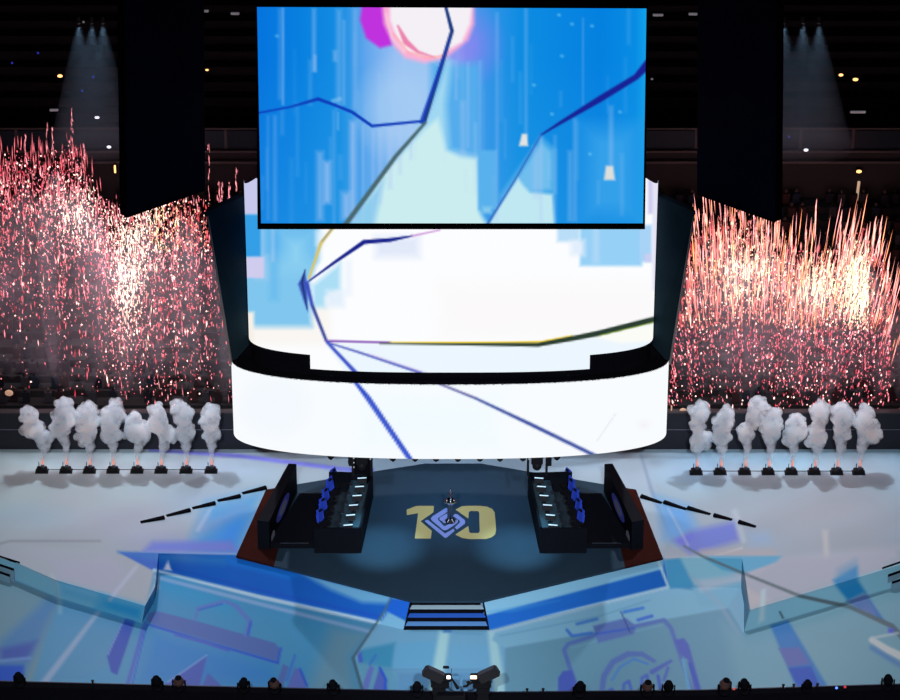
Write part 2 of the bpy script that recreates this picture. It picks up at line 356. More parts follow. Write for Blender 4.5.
    p.poly([(146, 620), (149, 613), (157, 611), (200, 622), (275, 643), (281, 650), (277, 661), (200, 638), (152, 624)], PU, .9)
    p.line([(150, 625), (200, 640), (278, 663)], 2.4, BL, .8); p.line([(281, 648), (278, 662)], 2, BL, .8); p.line([(175, 635), (205, 642), (229, 651)], [2, 4, 2], (60, 90, 180), .8)
    p.line([(195, 620), (198, 608), (224, 601), (236, 606), (250, 621), (246, 635)], [2.4, 2.6, 3, 4, 4, 3.5], (78, 108, 178), .8); p.line([(199, 610), (222, 604)], 1.2, BL, .7); p.line([(251, 622), (248, 635)], 2, BL, .8)
    p.poly([(207, 655), (199, 690), (160, 690), (170, 680)], (62, 84, 168), .9); p.line([(207, 655), (168, 682)], 1.2, (110, 150, 200), .7); p.poly([(208, 673), (226, 690), (200, 690)], (66, 88, 168), .9)
    p.poly([(283, 664), (289, 667), (281, 692), (274, 692)], PU, .9); p.poly([(295, 667), (302, 672), (306, 684), (306, 694), (284, 694)], (80, 98, 172), 1); p.line([(295, 655), (287, 680)], 2.2, (50, 100, 190), .8); p.line([(300, 669), (307, 686)], 2.2, BL, .9)
    # light line
    p.line([(135, 568), (100, 610), (40, 688)], [3, 4, 7], (148, 160, 188), 1.6, .75)
    # fascia under the platform, left and right
    p.poly([(118, 552), (236, 555), (412, 600), (410, 632), (385, 625), (154, 571)], (20, 86, 176), .9)
    p.poly([(118, 552), (236, 556), (225, 566), (150, 560)], (34, 104, 178), 3, .8); p.poly([(225, 556), (300, 575), (290, 580), (228, 565)], (18, 100, 190), 2, .8)
    p.poly([(300, 573), (412, 600), (385, 604), (362, 603), (330, 590)], (96, 152, 192), 2.5, .85); p.poly([(390, 598), (412, 602), (408, 618), (385, 612)], (24, 88, 190), 1)
    p.line([(154, 570), (260, 597), (384, 624), (408, 630)], [3, 4, 4, 4], (160, 186, 208), 1.0, .95); p.line([(156, 577), (260, 604), (372, 632)], [4, 4, 4], (128, 156, 196), 1.2, .8)
    p.line([(154, 564), (260, 590), (385, 618)], [1, 2, 3], (30, 70, 175), 1.5, .6)
    # centre
    p.poly([(388, 612), (408, 622), (410, 631), (486, 631), (500, 628), (520, 640), (505, 700), (365, 700), (355, 657)], (108, 160, 194), 1.2)
    p.poly([(358, 650), (396, 642), (392, 669), (360, 669)], (62, 138, 178), 2, .85); p.poly([(356, 660), (395, 669), (400, 700), (365, 700)], (92, 148, 178), 2, .7)
    p.poly([(396, 643), (437, 640), (433, 669), (393, 669)], (98, 160, 200), 1.5, .85); p.poly([(450, 645), (492, 645), (494, 669), (446, 669)], (104, 160, 198), 1.5, .8)
    p.line([(365, 669.5), (500, 669.5)], 1.2, (84, 132, 176), .7, .6); p.rect(395, 670, 500, 700, (92, 142, 184), 2, .6)
    p.poly([(439, 631), (450, 631), (441, 700), (427, 700)], (156, 198, 208), 2, .85); p.poly([(487, 628), (496, 628), (508, 700), (494, 700)], (152, 194, 206), 2, .85)
    p.rect(443, 628.5, 452, 633, (70, 120, 180), .8, .7); p.line([(455, 633), (482, 634)], 1.2, (96, 148, 180), .7)
    p.poly([(362, 692), (364, 680), (370, 665), (374, 668), (367, 694)], (96, 112, 184), .9); p.poly([(377, 694), (372, 692), (379, 669), (384, 674), (388, 690)], (80, 98, 178), 1); p.line([(380, 668), (386, 680), (384, 694)], 2.6, (40, 84, 196), .9)
    p.poly([(357, 655), (361, 650), (363, 662), (359, 663)], (70, 96, 190), 1); p.line([(376, 655), (370, 664)], 2, (56, 110, 190), .8)
    p.line([(391, 598), (384, 612), (353, 658), (364, 696)], [1.5, 2.2, 3, 3.4], (66, 96, 116), .8); p.line([(386, 612), (356, 657)], 1, (150, 185, 200), .7, .6)
    # right
    p.poly([(505, 644), (728, 607), (743, 632), (760, 700), (505, 700)], (96, 142, 168), 1.2)
    p.poly([(500, 622), (668, 587), (728, 595), (728, 608), (640, 624), (505, 648), (492, 640)], (118, 168, 196), 1.2)
    p.line([(500, 636), (600, 616), (650, 600)], 1.4, (96, 148, 180), .8, .8)
    p.poly([(482, 600), (663, 557), (670, 588), (500, 630), (486, 630)], (24, 90, 176), .9); p.poly([(482, 600), (663, 557), (663, 569), (484, 616)], (116, 166, 196), 1.2)
    p.poly([(486, 612), (510, 608), (560, 600), (512, 612)], (60, 130, 190), 2, .5)
    p.line([(490, 632), (560, 614), (669, 587)], [3.5, 4, 3.5], (156, 188, 206), 1.0, .95); p.line([(658, 560), (668, 586)], 2.6, (160, 188, 205), .9)
    p.poly([(664, 560), (680, 558), (692, 586), (670, 589)], (66, 140, 184), 1.2); p.poly([(680, 558), (706, 556), (732, 572), (742, 582), (694, 586)], (122, 170, 192), 2)
    p.poly([(700, 556), (782, 556), (777, 562), (742, 574), (722, 570)], (84, 152, 188), 1.2); p.poly([(692, 588), (742, 582), (750, 610), (744, 632), (729, 607), (700, 606)], (112, 164, 192), 1.5)
    p.poly([(694, 580), (742, 574), (744, 582), (700, 592)], (160, 174, 192), 2.5, .8); p.line([(690, 575), (720, 605), (780, 700)], [3, 4, 4], (140, 155, 180), 1.8, .5)
    # right wing, band, lower field
    p.poly([(745, 632), (893, 587), (990, 560), (990, 710), (770, 710)], (108, 148, 166), 1.5)
    p.poly([(720, 620), (745, 632), (776, 625), (800, 700), (740, 700)], (106, 150, 172), 5, .7)
    p.poly([(744, 582), (782, 558), (890, 552), (884, 568), (749, 610)], (152, 158, 174), 3, .8); p.poly([(742, 584), (770, 600), (750, 610)], (168, 164, 172), 2.5, .7)
    p.poly([(749, 611), (884, 569), (990, 535), (990, 556), (893, 588), (743, 632)], (124, 174, 196), 1); p.poly([(728, 607), (742, 584), (750, 611), (743, 632)], (112, 158, 186), 1)
    p.poly([(761, 590), (766, 588), (765, 620), (758, 624)], (165, 190, 200), 1.5, .7)
    p.poly([(833, 580), (857, 566), (858, 580), (866, 592), (848, 601), (838, 589)], (34, 122, 178), 2, .9); p.poly([(838, 570), (856, 560), (858, 580), (836, 586)], (70, 130, 176), 5, .5)
    p.poly([(846, 601), (866, 593), (885, 622), (868, 616)], (88, 112, 164), 1.5, .9); p.poly([(866, 593), (872, 604), (888, 625), (880, 622)], (50, 110, 172), 1.5, .8)
    p.poly([(770, 625), (788, 620), (800, 640), (830, 690), (797, 690)], (50, 112, 176), 1.5, .9); p.poly([(778, 648), (800, 647), (811, 664), (788, 667)], (86, 100, 164), 1.2, .9); p.poly([(788, 668), (811, 666), (822, 690), (799, 690)], (34, 78, 176), 1.2, .9)
    p.line([(780, 612), (783, 618)], 1.8, (60, 80, 90), .7)
    p.line([(684, 546), (702, 556), (745, 574), (800, 596), (850, 607), (892, 626), (905, 640)], [1.5, 2.4, 2.6, 3.4, 4, 5, 6], (84, 102, 112), 1.0)
    p.line([(872, 640), (888, 650), (905, 658)], [6, 7, 8], (176, 182, 186), 1.2); p.line([(872, 648), (905, 668)], 4, (70, 110, 170), 2.5, .8); p.line([(872, 638), (898, 633)], 2.5, (165, 178, 186), 1, .8); p.rect(888, 628, 894, 633, (80, 90, 190), 1, .8)
    # device outlines right
    V = (82, 110, 176)
    p.line([(564, 650), (568, 644), (600, 634), (664, 620), (671, 628), (680, 655), (693, 696)], [4, 4, 4, 4, 4.5, 4, 4], V, .9); p.line([(564, 650), (570, 668), (580, 696)], [4, 4.5, 4.5], V, .9)
    p.poly([(558, 700), (558, 678), (563, 671), (572, 670), (581, 700)], (68, 88, 176), 1); p.poly([(674, 640), (684, 638), (689, 645), (704, 700), (696, 700), (688, 660), (680, 654)], (78, 96, 178), 1)
    p.line([(683, 660), (690, 694)], 3, (90, 156, 196), .9); p.line([(690, 664), (700, 694)], 3.4, (54, 84, 180), .9); p.line([(572, 648), (600, 640), (662, 625)], 1.2, (110, 160, 196), .7, .7)
    p.poly([(593, 626), (626, 618), (636, 626), (634, 634), (598, 643)], (84, 110, 172), 1.2); p.line([(596, 634), (634, 628)], 1.6, (50, 86, 190), .9)
    p.line([(567, 630), (572, 636), (592, 633)], 3, (60, 112, 196), .9); p.line([(577, 624), (597, 619)], 3, (64, 118, 190), .9); p.line([(624, 612), (643, 608)], 3, (56, 116, 200), .9); p.line([(638, 620), (652, 616)], 3, (56, 100, 200), .9); p.line([(621, 612), (630, 632)], 1.2, (50, 70, 130), .6)
    p.line([(601, 698), (604, 676), (613, 662), (628, 654), (642, 654), (654, 661)], [5, 6, 6, 6, 5, 4], V, .9); p.line([(612, 680), (620, 667), (634, 659), (648, 664)], 1.8, (60, 120, 200), .9)
    p.line([(652, 672), (671, 661)], [5, 3], (76, 98, 180), .9)
    for (cx, cy) in [(610, 692), (627, 684), (645, 678)]: p.line([(cx - 4, 698), (cx - 3, cy), (cx + 2, cy - 3), (cx + 6, 698)], 3, (70, 98, 188), .9)
    p.line([(658, 676), (662, 696)], 3.5, (66, 92, 186), .9); p.line([(668, 668), (664, 680)], 3, (76, 98, 180), .9)
    # left wing band
    p.poly([(-90, 535), (15, 562), (56, 581), (145, 606), (142, 623), (59, 598), (12, 579), (-90, 552)], (118, 172, 198), 1)
    p.poly([(100, 594), (145, 606), (142, 623), (95, 609)], (44, 140, 190), 5, .85); p.poly([(60, 582), (110, 597), (105, 611), (58, 597)], (78, 150, 188), 5, .6)
    p.poly([(145, 606), (158, 572), (160, 588), (148, 600)], (128, 156, 186), 1.2, .8); p.line([(145, 606), (58, 582)], 1, (60, 150, 200), .8, .7)
    p.line([(52, 575), (60, 600), (60, 612)], 4, (140, 168, 180), 2, .5); p.poly([(163, 570), (168, 560), (172, 571)], (190, 195, 210), 1, .8)
    p.line([(137, 566), (110, 600)], 3, (160, 166, 190), 1.5, .7)
    return p

# ---------------------------------------------------------------- stage floor
FG = 1.0                                      # albedo gain
zLow = -1.05
TL = [(-80, 533), (15, 562), (56, 580), (145, 606), (155, 587), (158.5, 553.3), (236, 555.5), (412, 601), (482, 601), (663, 558), (742, 558.5), (746, 582), (750, 610), (886, 569), (980, 541)]
BL_ = [(-80, 550), (12, 578.5), (59, 597.5), (142, 623), (153.5, 603), (159, 572), (236, 590), (405, 630), (488, 630), (668, 587), (741, 587.5), (744, 604), (744, 632), (893, 587.5), (980, 561)]
def resample(pts, step=1.6):
    out = []
    for (a, b) in zip(pts, pts[1:]):
        n = max(1, int(math.hypot(b[0] - a[0], b[1] - a[1]) / step))
        for k in range(n): out.append((a[0] + (b[0] - a[0]) * k / n, a[1] + (b[1] - a[1]) * k / n))
    return out + [pts[-1]]
Tr = resample(TL)
rows = 110
P = np.array([[onZ(x, 447 + (y - 447) * (r / rows), 0) for (x, y) in Tr] for r in range(rows + 1)])
o = grid('floor', P, pic_floor, M['floorpic']); tag(o, 'stage floor with projected pale blue and grey patterns in its colour', 'floor', kind='structure')
def yfront(x): return float(np.interp(x, [-60, 0, 200, 400, 429, 500, 700, 900, 960], [678, 681, 686, 690.5, 691, 692, 690, 684, 681]))
xs = np.arange(-80, 981, 1.6)
P = np.array([[onZ(x, 548 + (yfront(x) + 6 - 548) * r / 125, zLow) for x in xs] for r in range(126)])
o = grid('floor', P, pic_floor, M['floorpic']); tag(o, 'lower stage floor with projected outlined shapes in its colour', 'floor', kind='structure')
# fascia (edge face) between upper and lower floor
Tt, Bt = [], []
for i in range(len(TL) - 1):
    n = max(1, int(max(math.hypot(TL[i + 1][0] - TL[i][0], TL[i + 1][1] - TL[i][1]), 4) / 1.6))
    for k in range(n):
        f = k / n
        Tt.append(onZ(TL[i][0], TL[i][1], 0).lerp(onZ(TL[i + 1][0], TL[i + 1][1], 0), f))
        Bt.append(Vector((Tt[-1].x, Tt[-1].y, zLow)) if i == 7 else onZ(BL_[i][0], BL_[i][1], zLow).lerp(onZ(BL_[i + 1][0], BL_[i + 1][1], zLow), f))
Tt.append(onZ(*TL[-1], 0)); Bt.append(onZ(*BL_[-1], zLow))
P = np.array([[t.lerp(b, r / 24) for t, b in zip(Tt, Bt)] for r in range(25)])
o = grid('trim_front', P, pic_floor, M['floorpic']); tag(o, 'edge face below the upper floor with projected blue patterns in its colour', 'trim', kind='structure')

# ---------------------------------------------------------------- central platform
zP = 0.12
plat = empty('stage_platform', (0, 0, 0), label='dark hexagonal stage platform with gold 10 and spiral diamond emblem', cat='platform')
hexa = [(412, 601), (482, 601), (625, 567), (606, 484.6), (529, 471.5), (481, 463.5), (425, 463.5), (373, 471.5), (296, 484.4), (274, 565.5)]
slab('platform_top', hexa, zP, 0.0, M['plat'], plat)
tag(slab('side_carpet', [(274, 565.5), (296, 484.4), (266, 489.5), (236, 556)], zP, 0.0, M['brown'], plat), 'oxblood side strip')
tag(slab('side_carpet', [(625, 567), (663, 558), (636, 489.5), (606, 484.6)], zP, 0.0, M['brown'], plat), 'oxblood side strip')
def decal(name, pts, m, ox=410, oy=480, k=10.0, z=zP + .012):
    v = [onZ(ox + a / k, oy + b / k, z) for a, b in pts]
    return MB().prism(v, [Vector((q.x, q.y, q.z - .008)) for q in v]).build(name, m, plat)
tag(decal('numeral', [(-32, 297), (63, 259), (238, 259), (234, 322), (105, 412), (218, 508), (208, 584), (48, 584), (82, 330), (-32, 350)], M['gold']), 'gold numeral 1')
zero = MB()
zp = [(455, 295), (520, 262), (580, 258), (700, 258), (770, 266), (820, 288), (846, 322), (852, 380), (862, 500), (850, 545), (815, 572), (760, 588), (600, 590), (520, 578), (455, 545), (583, 460),
      (588, 500), (592, 520), (605, 530), (680, 530), (694, 522), (697, 505), (692, 330), (686, 315), (672, 309), (605, 309), (592, 316), (588, 330), (583, 385)]
v = [onZ(410 + a / 10, 480 + b / 10, zP + .012) for a, b in zp]
zero.prism(v, [Vector((q.x, q.y, q.z - .008)) for q in v]); tag(zero.build('numeral', M['gold'], plat), 'gold numeral 0')
for pts in ([(148, 412), (162, 400), (182, 400), (350, 535), (438, 486), (447, 508), (365, 576), (345, 576)],
            [(372, 280), (345, 287), (222, 365), (208, 385), (215, 402), (330, 498), (350, 503), (372, 496), (474, 428), (482, 408), (470, 392), (440, 410), (350, 462), (336, 458), (282, 398), (280, 380), (375, 318)],
            [(448, 338), (478, 345), (545, 400), (553, 420), (545, 440), (468, 496), (448, 472), (498, 424), (500, 408), (430, 360)],
            [(375, 330), (372, 380), (350, 400), (360, 432), (340, 428), (292, 392), (300, 375)]):
    decal('emblem', pts, M['peri'])

# steps down from the platform to the lower floor
st = empty('stage_steps', onZ(447, 630, zLow), label='short flight of dark edged steps below the platform front', cat='steps')
b0, b1 = onZ(412, 601, 0), onZ(482, 601, 0); c0, c1 = onZ(405.5, 630, zLow), onZ(487.5, 630, zLow)
hS = -zLow
tcol = [mat('step_tread_pale', (0.30, 0.42, 0.52), .5), mat('step_tread_blue', (0.02, 0.10, 0.50), .5), mat('step_tread_blue_pale', (0.10, 0.25, 0.58), .5)]
so = st.location.copy()
for k in range(3):
    zt = -hS * (k + 1) / 4; f0, f1 = k / 3, (k + 1) / 3
    a, b = b0.lerp(c0, f0), b1.lerp(c1, f0); c, d = b0.lerp(c0, f1), b1.lerp(c1, f1)
    V = [Vector((a.x, a.y - .002, zt)) - so, Vector((b.x, a.y - .002, zt)) - so, Vector((d.x, d.y, zt)) - so, Vector((c.x, c.y, zt)) - so]
    s = MB().prism(V, [Vector((q.x, q.y, 0.001)) for q in V]).build('step', M['matte'], st)
    W = [q + Vector((0, 0, .012)) for q in V]
    MB().prism(W, [q - Vector((0, 0, .01)) for q in W]).build('tread', tcol[k], s)
rz_ = MB().box(((b0.x + b1.x) / 2 - so.x, b0.y - .012 - so.y, -hS / 8 - so.z), (b1.x - b0.x, .02, hS / 4)).build('riser', M['matte'], st)
for (p, q, sg) in ((b0, c0, -1), (b1, c1, 1)):
    V = [Vector((p.x, p.y, .02)), Vector((p.x + sg * .1, p.y, .02)), Vector((q.x + sg * .1, q.y, zLow + .06)), Vector((q.x, q.y, zLow + .06))]
    MB().prism([v - so for v in V], [Vector((v.x, v.y, zLow)) - so for v in V]).build('stringer', M['matte'], st)

# saw-toothed wedges running from the platform's back corners
def wedge(x0, y0, x1, y1, hi, label, grp):
    a, b = onZ(x0, y0, 0.003), onZ(x1, y1, 0.003); d = (b - a).normalized(); n = Vector((-d.y, d.x, 0)) * .22
    if n.y < 0: n = -n
    h = .15
    if hi == 1: pts = [a, b, b + Vector((0, 0, h)), a + Vector((0, 0, .03))]
    else: pts = [a, b, b + Vector((0, 0, .02)), a + Vector((0, 0, h))]
    c = (a + b) / 2; c.z = 0.003
    o = MB().prism([p - c for p in pts], [p + n - c for p in pts]).build('ramp_wedge', M['matte']); o.location = c
    return tag(o, label, 'ramp', grp)
ordn = ['first', 'second', 'third', 'fourth', 'fifth', 'sixth', 'seventh', 'eighth']
for i, (x0, y0, x1, y1) in enumerate([(243, 494.5, 267, 489.5), (218, 502, 241, 498), (193, 509.5, 216, 505), (167, 517, 191, 512), (141, 523.5, 165, 519.5)]):
    wedge(x0, y0, x1, y1, 1, '%s thin black ramp wedge out from the platform, left side' % ordn[i], 'saw-toothed wedges left of the platform')
for i, (x0, y0, x1, y1) in enumerate([(640, 500, 664, 506.5), (666, 507.5, 692, 514.5), (693, 515, 719, 521), (723, 524.5, 744, 528), (751, 533, 771, 537)]):
    x0, x1 = 640 + (x0 - 640) * .88, 640 + (x1 - 640) * .88; y0, y1 = 498 + (y0 - 500) * .78, 500 + (y1 - 500) * .78 - 1
    wedge(x0, y0, x1, y1, 0, '%s thin black ramp wedge out from the platform, right side' % ordn[i], 'saw-toothed wedges right of the platform')
# side stairs at the ends of the wings
for side, L in ((-1, [((-30, 546), (20, 562)), ((-30, 554), (14, 568.5)), ((-30, 561), (10, 574.5))]), (1, [((882, 567.5), (930, 551)), ((888, 574.5), (930, 560)), ((892, 581.5), (930, 569))])):
    e = empty('side_steps', onZ(L[0][0][0], L[0][0][1], zLow + .3), label='dark edged steps at the far %s end of the stage' % ('left' if side < 0 else 'right'), cat='steps')
    for k, (p, q) in enumerate(L):
        z = [0.03, -.25, -.55][k]; a, b = onZ(*p, z), onZ(*q, z); n = Vector((0, -.55, 0))
        V = [a - e.location, b - e.location, b + n * .2 - e.location, a + n * .2 - e.location]
        B_ = [Vector((t.x, t.y, zLow - e.location.z)) for t in V]
        sb = MB().prism(V, B_).build('step', mat('step_grey_blue', (.16, .28, .38), .6), e)
        up = Vector((0, -.012, .02)); MB().prism([v + up for v in V], [v + up - Vector((0, 0, .10)) for v in V]).build('nosing', M['matte'], sb)

# ---------------------------------------------------------------- player booths
def booth(mx, side):
    X = (lambda x: x) if mx == 1 else (lambda x: 901 - x)
    nm = 'left' if mx == 1 else 'right'
    zt = zP + 1.6
    FL, FR, BR, BL = [onZ(X(a), b, zt) for a, b in ((314, 528.5), (361, 528.5), (373, 472.5), (329, 471.5))]
    org = Vector(((FL.x + FR.x + BR.x + BL.x) / 4, (FL.y + BL.y) / 2, zP))
    e = empty('player_desk', org, label='long dark player desk enclosure on the %s of the platform' % nm, cat='desk')
    def wall(name, p, q, z0, z1, th, m=M['desk']):
        d = (q - p); d.z = 0; n = Vector((-d.y, d.x, 0)).normalized() * th
        V = [Vector((v.x, v.y, z1)) - org for v in (p, q, q + n, p + n)]
        return MB().prism(V, [Vector((v.x, v.y, z0 - org.z)) for v in V]).build(name, m, e)
    wall('side_panel', FR, BR, zP, zt, .12 * mx)
    wall('end_panel', FL, FR, zP, zt, .12 * mx); wall('end_panel', BR, BL, zP, zt, .12 * mx)
    # riser the chairs stand on
    R = [onZ(X(a), b, zP + .35) for a, b in ((268, 543), (316, 543), (330, 493), (300, 493))]
    V = [v - org for v in (R[0], R[1], R[2], R[3])]
    inn = [FL.lerp(FR, .02), FL.lerp(FR, .97), BL.lerp(BR, .97), BL]
    V2 = [Vector((v.x, v.y + (.13 if i < 2 else -.13), .35 + zP)) - org for i, v in enumerate(inn)]
    MB().prism(V2, [Vector((v.x, v.y, 0.0)) for v in V2]).build('riser', mat('riser_floor', (.018, .032, .048), .6, noise=.3), e)
    T = [FL.lerp(FR, .50), FL.lerp(FR, .965), BL.lerp(BR, .965), BL.lerp(BR, .50)]
    T = [Vector((v.x, v.y + (.1 if i < 2 else -.15), zP + 1.15)) - org for i, v in enumerate(T)]
    MB().prism(T, [q - Vector((0, 0, .06)) for q in T]).build('desktop', M['desktop'], e)
    # monitors
    mons = [(362, 477), (359.5, 485.5), (357, 494.5), (353.5, 504), (350.5, 514), (348, 524)]
    for i, (x, y) in enumerate(mons):
        c = onZ(X(x), y + 1, zP + 1.62)
        m_ = empty('monitor', (c.x, c.y, zP + 1.152), mx * .12, '%s monitor from the back on the %s player desk' % (ordn[i], nm), 'monitor', 'monitors on the %s player desk' % nm)
        MB().box((0, 0, .01), (.26, .18, .02)).cyl((0, 0, .02), (0, .0, .14), .02, n=8).build('stand', M['black'], m_)
        MB().box((0, 0, .29), (.52, .035, .32), bev=.008).build('screen', M['monitor'], m_)
        MB().box((0, -.01, .475), (.50, .07, .04), bev=.01).build('light_bar', M['glowbar'], m_)
        k = MB(); k.box((-.1 * mx, .0, 0), (.16, .44, .025), bev=.006)
        kb = k.build('keyboard', M['dksilver']); kb.location = (c.x - .52 * mx, c.y + .05, zP + 1.165)
        tag(kb, '%s keyboard from the back on the %s player desk' % (ordn[i], nm), 'keyboard', 'keyboards on the %s player desk' % nm)
    for i, (x, y) in enumerate([(337.5, 478), (333.5, 487.5), (329.5, 497.5), (326.5, 507.5), (324.0, 518)]):
        c = onZ(X(x), y, zP + .35 + .85)
        ch = copy_tree(chair); ch.location = (c.x, c.y, zP + .351); ch.rotation_euler = (0, 0, (-.55 if mx == 1 else PI + .55) + random.uniform(-.12, .12))
        ch['label'] = '%s blue gaming chair from the back behind the %s player desk' % (ordn[i], nm); ch['group'] = 'blue chairs at the %s player desk' % nm
    # low riser beside, with pale nosing
    e2 = empty('booth_riser', (R[0] + R[2]) / 2 * 1.0, label='low dark riser between %s player desk and its backdrop' % nm, cat='riser')
    e2.location.z = zP; o2 = e2.location.copy()
    V = [v - o2 for v in R]; MB().prism(V, [Vector((v.x, v.y, 0)) for v in V]).build('deck', M['desk'], e2)
    for p, q in ((0, 1), (2, 3)):
        a, b = R[p].lerp(R[q], .25 if p == 0 else .05) - o2, R[p].lerp(R[q], .85) - o2
        MB().box(((a + b) / 2) + Vector((0, -.02, .01)), ((b - a).length, .05, .03)).build('nosing', M['dksilver'], e2)
    # tall backdrop wall
    th = zP + 1.85
    q = [onZ(X(a), b, th) for a, b in ((288.5, 463.5), (296.5, 464), (269, 522), (257, 520))]
    oc = (q[0] + q[2]) / 2; oc.z = zP
    w = empty('booth_backdrop', oc, label='slanted dark backdrop wall with blue logo, outer %s side of platform' % nm, cat='backdrop')
    V = [v - oc for v in q]; MB().prism(V, [Vector((v.x, v.y, 0)) for v in V]).build('wall_panel', M['desk'], w)
    # foot bracket
    a, b = V[1], V[2]; d = (b - a); n = Vector((-d.y, d.x, 0)).normalized() * .02
    if n.x * mx < 0: n = -n
    def oval(cx, cz, rx, rz, m, nme, off):
        pts = []
        for k in range(20):
            t = 2 * PI * k / 20; u = cx + rx * math.cos(t); pts.append(a + d * u + n * off + Vector((0, 0, -1.85 + cz + rz * math.sin(t) + (0))))
        return MB().prism(pts, [p_ - n * .6 for p_ in pts]).build(nme, m, w)
    oval(.52, .95, .23, .45, M['logo'], 'lit_logo', 1.0); oval(.52, .95, .13, .26, M['logo2'], 'logo_core', 1.8)
    oval(.88, .45, .06, .35, M['logo2'], 'lit_mark', 1.0)
    return e

# gaming chair prototype (faces +x)
chair = empty('gaming_chair', label='blue gaming chair', cat='chair')
MB().box((0, 0, .50), (.55, .55, .13), bev=.04).build('seat', M['black'], chair)
bk = MB(); bk.box((-.27, 0, .95), (.12, .50, .82), ry=-.12, bev=.045); bk.box((-.25, .24, .85), (.16, .09, .5), ry=-.12, bev=.03); bk.box((-.25, -.24, .85), (.16, .09, .5), ry=-.12, bev=.03)
bk.build('backrest', M['blue'], chair)
MB().box((-.24, 0, 1.27), (.10, .26, .14), ry=-.12, bev=.03).build('headrest', M['black'], chair)
MB().box((0, 0, 0), (.001, .001, .001)); ar = MB()
for s_ in (-1, 1):
    a_ = MB(); a_.box((0.02, s_ * .32, .72), (.30, .07, .04), bev=.012); a_.box((0, s_ * .32, .61), (.05, .04, .2)); a_.build('armrest', M['black'], chair)
bs = MB(); bs.cyl((0, 0, .08), (0, 0, .45), .035, n=10)
for k in range(5):
    t = 2 * PI * k / 5; bs.cyl((0, 0, .10), (.30 * math.cos(t), .30 * math.sin(t), .07), .025, n=6); bs.ball((.30 * math.cos(t), .30 * math.sin(t), .035), .035, sub=1)
bs.build('base', M['black'], chair)
booth(1, -1); booth(-1, 1)
for ch in [x for x in COL.objects if x.parent == chair]: bpy.data.objects.remove(ch)
bpy.data.objects.remove(chair)

# ---------------------------------------------------------------- trophy on its stand
tl = onZ(450.5, 522, zP)
tr = empty('trophy', (tl.x, tl.y, zP + .013), label='silver trophy cup on a dark pedestal over the diamond emblem', cat='trophy')
MB().lathe([(.24, 0), (.26, .05), (.22, .10), (.13, .18), (.11, .22)]).build('base', M['black'], tr, True)
cg = MB()
for k in range(4):
    t = PI / 4 + k * PI / 2; cg.cyl((.10 * math.cos(t), .10 * math.sin(t), .2), (.09 * math.cos(t), .09 * math.sin(t), 1.12), .03, n=8); cg.cyl((.10 * math.cos(t), .10 * math.sin(t), .22), (.23 * math.cos(t), .23 * math.sin(t), .05), .035, n=6)
cg.build('column', M['dksilver'], tr)
MB().lathe([(.10, 1.10), (.15, 1.16), (.24, 1.26), (.27, 1.36), (.24, 1.46), (.15, 1.52), (.09, 1.56)]).build('cup', M['silver'], tr, True)
for s_ in (-1, 1):
    h = MB(); pr = None
    for k in range(7):
        t = -1.2 + 2.4 * k / 6; q = Vector((s_ * (.24 + .12 * math.cos(t)), 0, 1.36 + .15 * math.sin(t)))
        if pr: h.cyl(pr, q, .022, n=6)
        pr = q
    h.build('handle', M['dksilver'], tr)
MB().lathe([(.05, 1.54), (.06, 1.64), (.11, 1.74), (.13, 1.86), (.10, 1.96), (.05, 2.04), (.03, 2.10)]).build('finial', M['dksilver'], tr, True)
MB().ball((0, 0, 2.13), .045).build('crown_gem', M['silver'], tr)

# ---------------------------------------------------------------- hanging screens
YR = -5.0
def supere(W, D, n=2.7, cnt=90):
    out = []
    for k in range(cnt + 1):
        t = -PI / 2 + PI * k / cnt
        sx, cx = math.sin(t), math.cos(t)
        x = math.copysign(abs(sx) ** (2 / n), sx); y = abs(cx) ** (2 / n)
        out.append((W * x, D * (1 - y)))
    return out
zRb, zRt = onY(450, 459, YR).z, onY(450, 384.5, YR).z
WR = (onY(667.5, 400, YR + 2.7).x - onY(232.5, 400, YR + 2.7).x) / 2; RX = (onY(667.5, 400, YR + 2.7).x + onY(232.5, 400, YR + 2.7).x) / 2
rp = supere(WR, 2.85, 2.4)
def curve_grid(plan, x0, y0, zb, zt, n):
    zb_ = zb if callable(zb) else (lambda X: zb)
    zt_ = zt if callable(zt) else (lambda X: zt)
    return np.array([[(x0 + x, y0 + y, zb_(x0 + x) + (zt_(x0 + x) - zb_(x0 + x)) * r / n) for (x, y) in plan] for r in range(n + 1)])
def dense(plan, step=.09):
    o_ = []
    for a, b in zip(plan, plan[1:]):
        n = max(1, int(math.hypot(b[0] - a[0], b[1] - a[1]) / step))
        for k in range(n): o_.append((a[0] + (b[0] - a[0]) * k / n, a[1] + (b[1] - a[1]) * k / n))
    return o_ + [plan[-1]]
ringE = empty('ring_video_screen', (0, 0, 0), label='white lower ring shaped video screen crossed by two blue cracks', cat='screen')
grid('picture', curve_grid(dense(rp), RX, YR, zRb, zRt, 56), pic_ring, M['screen'], ringE)
# full housing loop just inside
back = 6.0
loop = [(x, y) for x, y in rp] + [(-x, 2.85 + back + (2.85 - y)) for x, y in rp]
def loopwall(name, loop, x0, y0, z0, z1, m, parent, inset=.06, th=.35, capb=True):
    cx, cy = 0, sum(p[1] for p in loop) / len(loop)
    def ins(p, d):
        w = max(abs(q[0]) for q in loop); h = (max(q[1] for q in loop) - min(q[1] for q in loop)) / 2
        return ((p[0]) * (w - d) / w, cy + (p[1] - cy) * (h - d) / h)
    A = [ins(p, inset) for p in loop]; B = [ins(p, inset + th) for p in loop]; n = len(loop); V = []; Fc = []
    for L, z in ((A, z0), (A, z1), (B, z1), (B, z0)): V += [(x0 + x, y0 + y, z) for x, y in L]
    for r in range(4):
        for k in range(n): Fc.append((r * n + k, r * n + (k + 1) % n, ((r + 1) % 4) * n + (k + 1) % n, ((r + 1) % 4) * n + k))
    return obj(name, V, Fc, m, parent)
